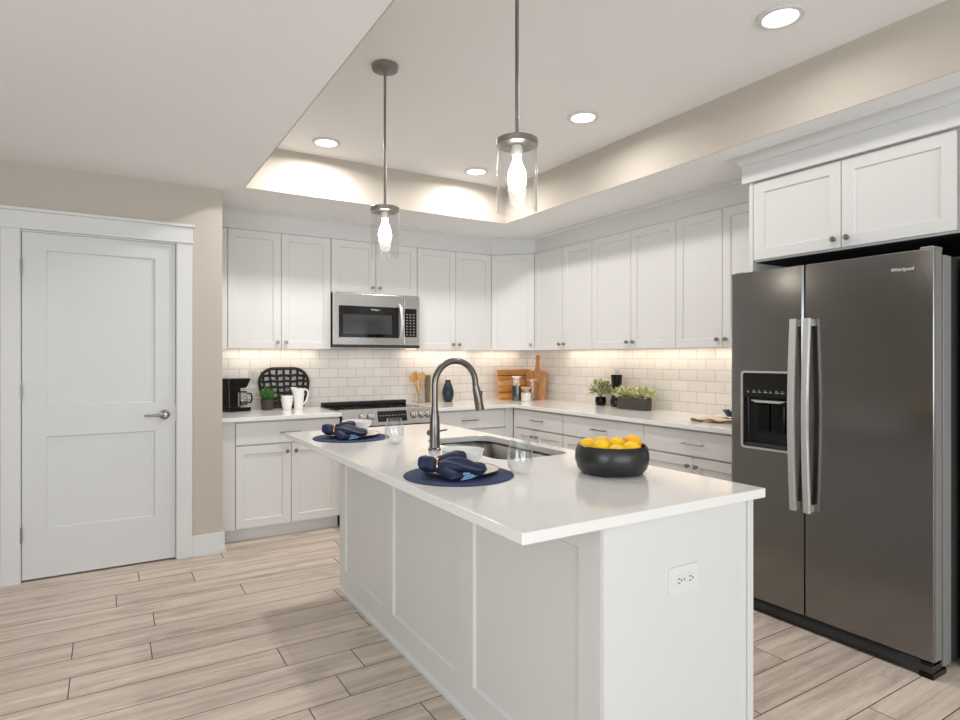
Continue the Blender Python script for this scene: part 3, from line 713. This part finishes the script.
# ------------------------------------------------------------------ pendants and downlights
def make_pendant():
    t = thing('pendant_light', '', 'pendant light', (0, 0, 0))
    MB().lathe([(0, ZC), (.062, ZC), (.065, ZC-.006), (.062, ZC-.022), (.012, ZC-.026), (.010, ZC-.04), (0, ZC-.04)][::-1], 32).build('canopy', M['bronze'], t, True)
    MB().cyl((0, 0, 2.062), (0, 0, ZC-.03), .0065, n=12).build('stem', M['bronze'], t, True)
    c_ = MB().lathe([(0, 2.058), (.009, 2.058), (.012, 2.044), (.067, 2.043), (.0705, 2.040), (.0705, 2.022), (.067, 2.020), (0, 2.020)], 36)
    for a in (0, 2.1, 4.2): c_.cyl((.0695*math.cos(a), .0695*math.sin(a), 2.032), (.076*math.cos(a), .076*math.sin(a), 2.032), .0035, n=8)
    c_.build('cap', M['bronze'], t, True)
    MB().lathe([(.0, 2.020), (.019, 2.020), (.02, 1.996), (.017, 1.988), (0, 1.988)], 20).build('socket', M['cream'], t, True)
    MB().lathe([(0, 1.862), (.013, 1.865), (.024, 1.876), (.031, 1.895), (.0325, 1.912), (.030, 1.93), (.023, 1.95), (.015, 1.968), (.013, 1.986), (0, 1.9878)], 22).build('bulb', M['bulb'], t, True)
    MB().lathe([(.0685, 2.021), (.0685, 1.806), (.0695, 1.802), (.067, 1.798), (.0645, 1.802), (.0655, 1.806), (.0655, 2.021)], 44, close=False).build('glass_shade', M['shade'], t, True)
    return t
for i, (x, y, lb) in enumerate(((1.17, 1.67, 'near glass cylinder pendant light hanging in front of the tray ceiling corner'), (1.15, 2.765, 'far glass cylinder pendant light hanging before the cabinet above the microwave'))):
    p_ = make_pendant() if i == 0 else copy_tree(p_)
    p_.location = (x, y, 0); tag(p_, lb, 'pendant light', 'two pendant lights over the island')
def make_down():
    t = thing('ceiling_downlight', '', 'downlight', (0, 0, 0))
    MB().lathe([(.068, 0), (.092, 0), (.094, -.004), (.09, -.009), (.074, -.012), (.068, -.008)], 36, close=False).build('trim_ring', M['trim'], t, True)
    MB().lathe([(0, -.007), (.069, -.007), (.069, -.002), (0, -.002)], 30).build('lens', M['lens'], t, True)
    return t
spots = [(2.394, 1.50, 'largest recessed downlight nearest the camera, toward the right riser'), (2.394, 2.736, 'middle recessed downlight in the row along the right riser'),
         (2.394, 3.96, 'recessed downlight in the far right corner of the tray, beside the near pendant'), (1.226, 3.947, 'recessed downlight in the far left of the tray, beside the far pendant')]
for i, (x, y, lb) in enumerate(spots):
    dn = make_down() if i == 0 else copy_tree(dn)
    dn.location = (x, y, ZC-.0005); tag(dn, lb, 'downlight', 'recessed downlights in the tray ceiling')
    a = area('downlight_glow', (0, 0, -.014), (0, 0, 0), .13, .13, DOWNLIGHT_W, (1, .97, .94), 'DISK', 2.95, parent=dn)

# ------------------------------------------------------------------ things on the island
def settle(cx, cy, where):
    z = .889
    mt = MB().lathe([(0, 0), (.192, 0), (.197, .0015), (.197, .003), (.192, .0045), (0, .0045)], 64).build('placemat', M['navy'], None, True, loc=(cx, cy, z))
    tag(mt, 'round navy placemat '+where, 'placemat', 'navy placemats on the island')
    zp = z+.0045; px, py = cx+.02, cy+.02
    pl = thing('dinner_plate', 'cream plate with a gold rim '+where, 'plate', (px, py, zp), 0, 'plates on the island')
    MB().lathe([(0, 0), (.075, 0), (.08, .002), (.11, .009), (.134, .014), (.135, .0155), (.109, .0125), (.078, .006), (0, .0055)], 56).build('dish', M['cream'], pl, True)
    MB().lathe([(.1335, .0132), (.1365, .0145), (.1362, .0168), (.1325, .0158)], 56, close=False).build('rim', M['gold'], pl, True)
    bw = MB().lathe([(0, 0), (.038, 0), (.04, .004), (.056, .022), (.074, .05), (.0785, .068), (.080, .07), (.077, .0705), (.071, .052), (.054, .025), (.034, .009), (0, .008)], 48).build('bowl', M['white'], None, True, loc=(cx+.055, cy+.068, zp+.0055))
    tag(bw, 'white bowl standing on the plate '+where, 'bowl', 'white bowls on the island')
    # napkin pulled through a ring, fanned to the right
    nk = thing('napkin', 'navy cloth napkin in a ring '+where, 'napkin', (cx, cy, zp), 0, 'navy napkins on the island')
    ax = Vector((.80, -.60, 0)).normalized(); sd_ = Vector((.60, .80, 0))
    org = Vector((-.088, -.008, 0))
    def fan(mb, s0, s1, prof, nf, amp, seed, axd=None):
        A = axd or ax; S = Vector((-A.y, A.x, 0))
        U, V = 24, 44; vs = []; fs = []
        for i in range(U+1):
            f_ = i/U; s_ = s0+(s1-s0)*f_; w_, h_, zc_, sh = prof(f_)
            e = math.sqrt(max(0, 1-max(0, (f_-.86)/.14)**2)) if f_ > .86 else 1
            for k in range(V):
                th = 2*PI*k/V; c_, sn = math.cos(th), math.sin(th)
                rip = amp*math.sin(nf*c_*PI+seed+f_*2.6)*(.3+.7*f_)*(1 if sn > -.2 else .2)*e
                wob = noise.noise(Vector((c_*1.3+seed, sn*1.3, f_*2.4)))*.007*e
                vs.append(org+A*s_+S*(c_*w_*max(e, .05)+sh+wob)+Vector((0, 0, max(.0015, zc_+sn*h_*max(e, .05)+rip+wob))))
        for i in range(U):
            for k in range(V):
                a, b_ = i*V+k, i*V+(k+1) % V; fs.append((a, b_, b_+V, a+V))
        fs += [tuple(range(V)), tuple(U*V+k for k in range(V))]
        mb.add(vs, fs)
    m = MB()
    fan(m, -.004, .172, lambda f_: (.012+.030*math.sin(PI*min(1, f_*.75+.05)), .012+.013*math.sin(PI*min(1, f_*.95+.05)), .040+.004*math.sin(f_*5)-.006*f_, -.006), 2.2, .006, 1.3)
    fan(m, -.004, .098, lambda f_: (.010+.018*math.sin(PI*min(1, f_*.8+.1)), .010+.012*math.sin(PI*f_*.9), .058+.006*f_, .02+.012*f_), 1.5, .004, 4.0)
    fan(m, -.004, .115, lambda f_: (.012+.030*f_**.6, .010+.008*math.sin(PI*f_), .036-.022*f_, 0), 2.0, .004, 2.9, Vector((.30, -.95, 0)).normalized())
    fan(m, .004, -.072, lambda f_: (.010+.022*math.sin(PI*min(1, f_*.9+.05)), .011+.017*math.sin(PI*min(1, f_*.9)), .038+.012*f_, 0), 1.6, .003, 2.2)
    m.build('cloth', M['navycloth'], nk, True).data.shade_smooth()
    hm = MB()
    for j in range(3):
        P0 = org+Vector((.034+.004*j, -.100+.004*j, .005+.0075*j)); P1 = org+Vector((.095, -.094+.004*j, .012+.0075*j))
        P2 = org+Vector((.132, -.080+.006*j, .016+.0078*j))
        hm.tube([P0, (P0+P1)/2+Vector((0, -.002, -.001)), P1, P2], [.0036, .0042, .0042, .0032], 8, sx=1, sy=3.2)
    hm.build('hem', M['bluecloth'], nk, True)
    rg_ = MB(); c0 = org+Vector((0, 0, .036)); pts_ = []
    for k in range(25):
        a = 2*PI*k/24; pts_.append(c0+sd_*math.cos(a)*.024+Vector((0, 0, math.sin(a)*.024+.003)))
    rg_.tube(pts_, .004, 8, up=tuple(ax)); rg_.build('napkin_ring', M['gold'], nk, True)
settle(1.064, 1.880, 'nearest the faucet on the near half of the island')
settle(1.082, 3.055, 'at the far end of the island')
def tumbler(x, y, label):
    pr = [(0, .0), (.022, .0005), (.034, .006), (.043, .022), (.0475, .045), (.0465, .07), (.041, .098), (.0345, .124), (.0338, .1245), (.033, .124), (.0395, .098), (.045, .07), (.046, .045), (.0415, .024), (.032, .011), (.02, .0075), (0, .007)]
    o = MB().lathe(pr, 48).build('stemless_glass', M['glass'], None, True, loc=(x, y, .8892)); return tag(o, label, 'glass', 'stemless glasses on the island')
tumbler(1.268, 1.79, 'empty stemless glass beside the near placemat, in front of the sink')
tumbler(1.182, 2.726, 'empty stemless glass beside the far placemat, before the range')
fbw = thing('fruit_bowl', 'round charcoal bowl filled with lemons on the island worktop', 'bowl', (1.571, 1.638, .889))
fbw.scale = (.965, .965, 1)
MB().lathe([(0, 0), (.105, 0), (.115, .003), (.129, .018), (.1385, .048), (.1375, .075), (.130, .1), (.1265, .103), (.123, .101), (.131, .075), (.132, .048), (.122, .02), (.1, .009), (0, .008)], 64).build('bowl', M['charcoal'], fbw, True)
lem = MB()
def lemon_profile():
    out = []
    for i in range(15):
        t_ = -1+2*i/14; r_ = .0335*math.sqrt(max(0, 1-t_*t_))**.92; z_ = t_*.0362
        if abs(t_) > .95: r_ = max(r_, .0) ; z_ *= 1.08
        out.append((r_, z_))
    return out
LP = lemon_profile()
lemons = [(-0.0716, 0.0439, 0.092, 2.3, 1.45, 0), (-0.0671, -0.0175, 0.094, 0.5, 1.2, 0), (0.0005, 0.0525, 0.093, 1.2, 1.3, 0), (0.0138, -0.012, 0.096, 2.7, 1.4, 0), (0.0854, -0.0195, 0.1, 1.9, 1.2, 1), (0.0162, -0.0826, 0.089, 0.1, 1.5, 0), (-0.0455, -0.0742, 0.082, 1.4, 1.5, 0), (0.0755, 0.0319, 0.048, 0.0, 1.5, 0), (-0.007, 0.0817, 0.048, 1.1, 1.5, 0), (-0.0799, 0.0186, 0.048, 2.2, 1.5, 0), (-0.0423, -0.0702, 0.048, 3.3000000000000003, 1.5, 0), (0.0537, -0.062, 0.048, 4.4, 1.5, 0), (0, 0, 0.044, 0.5, 1.5, 0)]
nm = ['at the far left of the heap', 'at the front left of the heap', 'at the back of the heap', 'in the middle of the heap', 'highest at the right of the heap', 'at the front right of the heap', 'low at the front rim', 'in the bottom layer on the right', 'in the bottom layer at the back', 'in the bottom layer on the left', 'in the bottom layer at the front left', 'in the bottom layer at the front right', 'in the bottom layer in the middle']
for i, (x, y, z, a, b_, kind) in enumerate(lemons):
    o = MB().lathe(LP, 24).build('lemon', M['orange' if kind else 'lemon'], None, True, loc=(1.571+x, 1.638+y, .889+z), rot=(0, b_, a))
    st = MB().lathe([(0, .0385), (.003, .0385), (.0035, .0400), (0, .0405)], 8).build('stem_scar', M['stemb'], o, True)
    tag(o, '%s lemon in the charcoal bowl, %s' % ('orange-tinted' if kind else 'bright yellow', nm[i]), 'lemon', 'lemons in the charcoal bowl')

# ------------------------------------------------------------------ things on the worktops
ZT = .889
cm = thing('coffee_maker', 'black drip coffee maker with a glass carafe on the left worktop', 'coffee maker', (.842, 5.05, ZT), .28)
MB().box(-.085, .095, -.075, .075, 0, .03).build('base', M['blk'], cm, bevel=.006)
MB().box(-.085, .012, -.075, .075, .03, .185).build('water_tank', M['blk'], cm, bevel=.008)
MB().prism([(-.088, .182), (-.088, .258), (.088, .258), (.09, .25), (.06, .19), (.045, .182)], -.078, .078, 'y').build('brew_head', M['blk'], cm, bevel=.004)
MB().box(-.012, -.002, -.0765, -.074, .04, .15).build('water_gauge', M['bssside'], cm)
cf = MB().lathe([(0, 0), (.036, 0), (.041, .01), (.044, .045), (.04, .08), (.033, .1), (.035, .112), (.033, .112), (.031, .1), (.038, .08), (.042, .045), (.038, .012), (0, .004)], 30).build('carafe', M['glass'], cm, True, loc=(.058, 0, .031))
MB().lathe([(0, .012), (.0375, .014), (.041, .042), (0, .042)], 30).build('coffee', M['blkm'], cf, True)
MB().lathe([(0, .113), (.037, .113), (.037, .122), (.02, .126), (0, .126)], 30).build('lid', M['blk'], cf, True)
MB().tube([(.034, -.012, .105), (.062, -.022, .103), (.07, -.025, .065), (.06, -.022, .03), (.042, -.013, .035)], .0065, 10).build('handle', M['blk'], cf, True)
# succulent
su = thing('potted_succulent', 'small green spiky succulent in a dark grey pot before the wicker tray', 'plant', (1.082, 5.03, ZT))
MB().lathe([(0, 0), (.04, 0), (.043, .004), (.053, .085), (.05, .087), (.047, .078), (0, .076)], 32).build('pot', M['taupe'], su, True)
def blade(mb, base, d, L_, w_, curl, n=6):
    d = Vector(d).normalized(); s_ = d.cross(Vector((0, 0, 1)))
    if s_.length < 1e-3: s_ = Vector((1, 0, 0))
    s_.normalize(); nn = s_.cross(d); vs = []; fs = []
    for i in range(n+1):
        f_ = i/n; p = Vector(base)+d*L_*f_+Vector((d.x, d.y, 0))*curl*f_*f_-Vector((0, 0, 1))*curl*.5*f_*f_
        ww = w_*(math.sin(PI*min(1, f_*.8+.2))**.8) if i < n else 0.0004
        vs += [p-s_*ww, p+nn*ww*.35, p+s_*ww, p-nn*ww*.2]
    for i in range(n):
        for k in range(4):
            a, b__ = i*4+k, i*4+(k+1) % 4; fs.append((a, b__, b__+4, a+4))
    fs.append((3, 2, 1, 0)); mb.add(vs, fs)
m = MB()
for k in range(34):
    a = k*2.399; e = .35+1.05*(k/34)
    blade(m, (math.cos(a)*.012, math.sin(a)*.012, .078), (math.cos(a)*math.cos(e+.15), math.sin(a)*math.cos(e+.15), math.sin(e+.15)), .07+.035*random.random()+.025*(k/34), .0085, .004)
m.build('leaves', M['leaf'], su, True)
# wicker tray leaning on the wall
tr = thing('wicker_tray', 'black lattice wicker tray leaning upright against the tiled wall', 'tray', (1.25, 5.15, ZT))
lean = Matrix.Rotation(-.17, 4, 'X')
ol = [(x*1.0, z) for x, z in rrect(-.2, .2, 0, .325, .12, 8)]
# squashed outline: narrower foot
def shp(x, z): return (x*(.83+.17*min(1, z/.2)), z)
n = len(ol); m = MB()
m.tube([lean @ Vector((shp(x, z)[0], -.012, shp(x, z)[1]+.006)) for x, z in ol]+[lean @ Vector((shp(*ol[0])[0], -.012, shp(*ol[0])[1]+.006))], .0125, 10)
m.build('rim', M['wicker'], tr, True)
m = MB()
def clip(cz):
    return .19*(.83+.17*min(1, cz/.2))-(0 if .1 < cz < .23 else .12-math.sqrt(max(0, .0144-(min(abs(cz-.1), abs(cz-.225)))**2)))
for i, z in enumerate((.08, .128, .176, .224, .272)):
    c_ = clip(z); pts_ = [lean @ Vector((-c_+2*c_*k/16, -.004+.005*(-1)**(k+i), z+.004*math.sin(k*1.3+i))) for k in range(17)]
    m.tube(pts_, .0095 if i < 5 else .0075, 6, sx=.35, sy=1.3, up=(0, 1, 0))
for i in range(7):
    x = -.156+.052*i; hgt = .325-.12+math.sqrt(max(0, .0144-max(0, abs(x)-.095)**2)); lo_ = .0+(.12-math.sqrt(max(0, .0144-max(0, abs(x)-.06)**2)))*.9
    fan_ = 1+.12*1
    pts_ = [lean @ Vector((x*(.88+.24*k/12), -.004-.005*(-1)**(k+i), max(.012, lo_)+(hgt-.006-max(.012, lo_))*k/12)) for k in range(13)]
    m.tube(pts_, .0085, 6, sx=.35, sy=1.3, up=(0, 1, 0))
m.box(-.16, .16, -.012, -.006, .01, .06, lean)
m.build('lattice', M['wicker'], tr, True)
cu = MB().lathe([(0, 0), (.029, 0), (.032, .003), (.042, .05), (.047, .112), (.045, .113), (.0405, .055), (.03, .008), (0, .007)], 32).build('cup', M['white'], None, True, loc=(1.222, 4.97, ZT))
tag(cu, 'plain white tapered cup standing before the wicker tray', 'cup')
pt = thing('pitcher', 'white ceramic pitcher with a handle before the wicker tray', 'pitcher', (1.322, 5.0, ZT))
pt.scale = (.9, .9, .93)
b_ = MB().lathe([(0, 0), (.034, 0), (.038, .004), (.041, .03), (.046, .09), (.050, .14), (.053, .178), (.051, .18), (.046, .14), (.04, .06), (0, .01)], 36)
for i, v in enumerate(b_.v):
    x, y, z = v
    if z > .13 and x < -.02: b_.v[i] = (x-(z-.13)*.45*min(1, (-x-.02)/.025), y*.9, z+(z-.13)*.25)
b_.build('jug', M['white'], pt, True)
MB().tube([(.046, 0, .165), (.07, 0, .17), (.086, 0, .15), (.086, 0, .12), (.07, 0, .07), (.04, 0, .035)], [.008, .009, .009, .0085, .0075, .006], 10, sy=1.3).build('handle', M['white'], pt, True)
# utensils
cr_ = MB().lathe([(0, 0), (.044, 0), (.047, .004), (.05, .12), (.0475, .122), (.044, .01), (0, .008)], 32).build('utensil_crock', M['glass'], None, True, loc=(2.452, 5.06, ZT))
tag(cr_, 'clear glass crock holding wooden utensils beside the range', 'utensil holder')
specs = [(-.024, .01, -.42, .02, 'spoon', 'leftmost wooden spoon leaning out of the glass crock'), (-.010, .016, -.22, .02, 'spat', 'wooden spatula standing left of centre in the glass crock'), (.004, -.016, -.02, .06, 'spoon', 'upright wooden spoon in the middle of the glass crock'), (.016, .0, .19, .03, 'spoon2', 'large orange-toned wooden spoon leaning right in the glass crock')]
for (x, y, ta, tb, kd, lb) in specs:
    m = MB(); m.tube([(0, 0, 0), (0, 0, .2)], [.0055, .0062], 10)
    if kd == 'spat': m.prism([(-.008, .19), (.008, .19), (.026, .23), (.027, .29), (-.02, .278), (-.024, .23)], -.003, .003, 'y')
    else:
        sc_ = 1.3 if kd == 'spoon2' else 1.0
        m.sphere((0, 0, .235), .024*sc_, 16, 10, sc=(1, .3, 1.5))
    o = m.build('wooden_spatula' if kd == 'spat' else 'wooden_spoon', M['woodp'], None, True, loc=(2.452-x*1.0, 5.06+y, ZT+.010), rot=(-tb, ta, 0))
    tag(o, lb, 'utensil', 'wooden utensils in the glass crock')
bk = thing('cookbook', 'cream cookbook with a taupe spine standing behind the faucet', 'book', (2.615, 5.12, ZT), .35)
MB().box(-.085, .085, -.022, -.018, .0, .255).box(-.085, .085, .018, .022, 0, .255).box(-.0845, .08, -.018, .018, .003, .25).build('cover', M['cover'], bk)
MB().box(-.091, -.085, -.023, .023, 0, .256).box(-.085, -.055, -.0235, -.022, 0, .256).build('spine', M['spine'], bk, bevel=.002)
MB().box(.081, .0852, -.0215, .0215, .001, .254).build('fore_edge', M['woodp'], bk)
vs_ = MB().lathe([(0, 0), (.035, 0), (.046, .02), (.056, .07), (.054, .11), (.04, .155), (.028, .182), (.025, .196), (.03, .207), (.027, .207), (.022, .196), (.024, .18), (0, .17)], 36).build('vase', M['navyglaze'], None, True, loc=(2.745, 5.06, ZT))
tag(vs_, 'navy glazed vase next to the cookbook on the back worktop', 'vase')
# boards in the corner
bd = thing('cutting_board', 'rectangular striped wooden cutting board leaning in the corner', 'cutting board', (3.50, 5.02, ZT), 0)
lean = Matrix.Rotation(-.14, 4, 'X')
for i, (z0_, z1_, mm) in enumerate(((0, .30, 'wood'),)):
    MB().box(-.195, .21, -.01, .012, z0_, z1_, lean).build('plank_panel', M[mm], bd, bevel=.004)
MB().box(-.1955, .2105, -.011, .0125, .145, .19, lean).build('pale_stripe', M['woodp'], bd)
MB().box(-.1955, .2105, -.011, .0125, .236, .246, lean).build('walnut_stripe', M['dkwood'], bd)
MB().box(-.1955, .2105, -.011, .0125, .07, .078, lean).build('walnut_stripe', M['dkwood'], bd)
pb_pts = []
prof = [(0, .0), (.07, .0), (.088, .02), (.098, .09), (.1, .17), (.1, .26), (.085, .282), (.03, .292), (.021, .32), (.019, .385), (.023, .43), (.014, .448), (0, .452)]
pb_pts = prof+[(-a*(1.15 if z > .2 and a > .05 else 1), z) for a, z in prof[::-1][1:-1]]
pbr = -PI/2+.62
hx = MB().prism(pb_pts, -.009, .009, 'y')
hx.v = [tuple(Matrix.Rotation(-.14, 4, 'X') @ Vector(v)) for v in hx.v]
o = hx.build('paddle_board', M['wood2'], None, loc=(3.64, 4.865, ZT), rot=(0, 0, pbr), bevel=.003)
tag(o, 'tall olive wood paddle board with a handle leaning at the corner', 'cutting board')
def canister(x, y, w, h, fill, fh, lid, label):
    t = thing('storage_jar', label, 'jar', (x, y, ZT), -.5, 'square glass jars in the corner')
    MB().prism(rrect(-w/2, w/2, -w/2, w/2, w*.2, 4), 0, h).build('glass', M['glass'], t, True)
    MB().prism(rrect(-w/2+.003, w/2-.003, -w/2+.003, w/2-.003, w*.18, 4), .004, fh).build('contents', M[fill], t, True)
    MB().prism(rrect(-w/2-.001, w/2+.001, -w/2-.001, w/2+.001, w*.2, 4), h+.0005, h+.014).build('lid', M[lid], t, True)
canister(3.41, 4.88, .085, .225, 'beans', .14, 'cream', 'tall square jar of black beans before the cutting board')
canister(3.445, 4.765, .095, .12, 'flour', .08, 'woodp', 'short square jar of white sugar, lowest of the three jars')
canister(3.55, 4.81, .08, .195, 'spice', .175, 'woodp', 'tall square jar of brown granules beside the paddle board')

# plants on the right worktop
def foliage(mb, mb2, c, rad, n, sz, flat=1.0, seedz=0):
    for i in range(n):
        while True:
            p = Vector((random.uniform(-1, 1), random.uniform(-1, 1), random.uniform(-.35, 1)))
            if .25 < p.length < 1: break
        q = Vector(c)+Vector((p.x*rad[0], p.y*rad[1], p.z*rad[2])); d = Vector((p.x, p.y, p.z+.35))+Vector((random.uniform(-.6, .6), random.uniform(-.6, .6), random.uniform(-.3, .6)))
        blade(mb if random.random() < .6 else mb2, q, d, sz*random.uniform(.7, 1.3), sz*.24, sz*.15, 3)
pp = thing('potted_plant', 'small round leafy plant in a black pot on the right worktop', 'plant', (3.69, 3.985, ZT))
MB().lathe([(0, 0), (.035, 0), (.045, .012), (.05, .045), (.044, .075), (.041, .075), (.038, .07), (0, .068)], 28).build('pot', M['blk'], pp, True)
a_, b2 = MB(), MB(); foliage(a_, b2, (0, 0, .13), (.095, .095, .085), 320, .036)
for k in range(12):
    an = k*2.4; a_.tube([(0, 0, .07), (math.cos(an)*.02, math.sin(an)*.02, .1), (math.cos(an)*.05, math.sin(an)*.05, .14)], .0018, 5)
a_.build('leaves', M['leafd'], pp, True); b2.build('pale_leaves', M['flower'], pp, True)
vz = MB().lathe([(0, 0), (.042, 0), (.05, .01), (.054, .04), (.048, .075), (.036, .1), (.036, .13), (.042, .19), (.049, .272), (.047, .273), (.04, .19), (.033, .13), (.033, .1), (0, .08)], 30).build('dark_vase', M['navyglaze'], None, True, loc=(3.70, 3.80, ZT))
vz.data.materials[0] = M['blkg']
tag(vz, 'tall black hourglass vase between the round plant and the trough planter', 'vase')
tp = thing('trough_planter', 'dark oblong trough planter with pale green plants on the right worktop', 'plant', (3.63, 3.53, ZT), 0)
m = MB().prism(rrect(-.058, .058, -.165, .165, .055, 8), 0, .105); m.build('trough', M['taupe'], tp, True, bevel=.004)
MB().prism(rrect(-.052, .052, -.158, .158, .05, 8), .1052, .107).build('soil', M['soil'], tp)
a_, b2 = MB(), MB()
for k in range(7): foliage(a_, b2, (0, -.155+.052*k, .115), (.065, .05, .06), 90, .03)
a_.build('leaves', M['leafy'], tp, True); b2.build('blooms', M['flower'], tp, True)
# folded towel and dishes by the fridge
tw = thing('folded_towel', 'beige folded towel with a brown edge on the worktop by the fridge', 'towel', (3.40, 2.56, ZT), .25)
m = MB(); U = 16; V = 16; vs = []; fs = []
def tz(x, y, l): return .006+.012*l+.007*math.sin(x*38+l)+.005*math.cos(y*30-l)
for l in (0, 1):
    base = len(m.v)
    vs = []
    for i in range(U+1):
        for k in range(V+1):
            x = -.09+.18*i/U+.01*math.sin(k*.5+l*2); y = -.14+.28*k/V+.008*math.sin(i*.6+l); z = max(.001, tz(x, y, l)); vs.append((x, y, z))
    nb = len(vs); vs += [(x, y, max(.0005, z-.006)) for x, y, z in vs]
    fs = []
    for i in range(U):
        for k in range(V):
            a = i*(V+1)+k; fs.append((a, a+1, a+V+2, a+V+1)); fs.append((nb+a, nb+a+V+1, nb+a+V+2, nb+a+1))
    bd_ = [i*(V+1) for i in range(U+1)]+[U*(V+1)+k for k in range(1, V+1)]+[i*(V+1)+V for i in range(U-1, -1, -1)]+[k for k in range(V-1, 0, -1)]
    for i in range(len(bd_)): a, b_ = bd_[i], bd_[(i+1) % len(bd_)]; fs.append((a, b_, nb+b_, nb+a))
    m.add(vs, fs)
m.build('cloth', M['towel'], tw, True)
MB().tube([(-.094+.006*math.sin(k), -.14+.28*k/12, .012+.005*math.sin(k*1.2)) for k in range(13)], .007, 8).build('border', M['towelb'], tw, True)
tx, ty = 3.66, 2.62
pl2 = MB().lathe([(0, 0), (.07, 0), (.1, .012), (.13, .02), (.128, .023), (.1, .016), (0, .006)], 40).build('plate', M['white'], None, True, loc=(tx, ty, ZT))
tag(pl2, 'white plate at the bottom of the dish stack beside the fridge', 'plate')
bl = MB().lathe([(0, 0), (.045, 0), (.05, .005), (.085, .05), (.087, .052), (.083, .052), (.045, .012), (0, .01)], 40).build('bowl', M['navyglaze'], None, True, loc=(tx, ty, ZT+.0062))
tag(bl, 'dark blue bowl stacked on the white plate beside the fridge', 'bowl')
bt = thing('white_carafe', 'white stoppered carafe standing in the blue bowl beside the fridge', 'carafe', (tx, ty, ZT+.0165))
MB().lathe([(0, 0), (.032, 0), (.036, .006), (.036, .08), (.028, .11), (.016, .13), (.015, .16), (.018, .165), (.013, .166), (0, .166)], 28).build('body', M['white'], bt, True)
MB().lathe([(0, .1665), (.011, .1665), (.014, .18), (.010, .19), (0, .192)], 20).build('stopper', M['white'], bt, True)
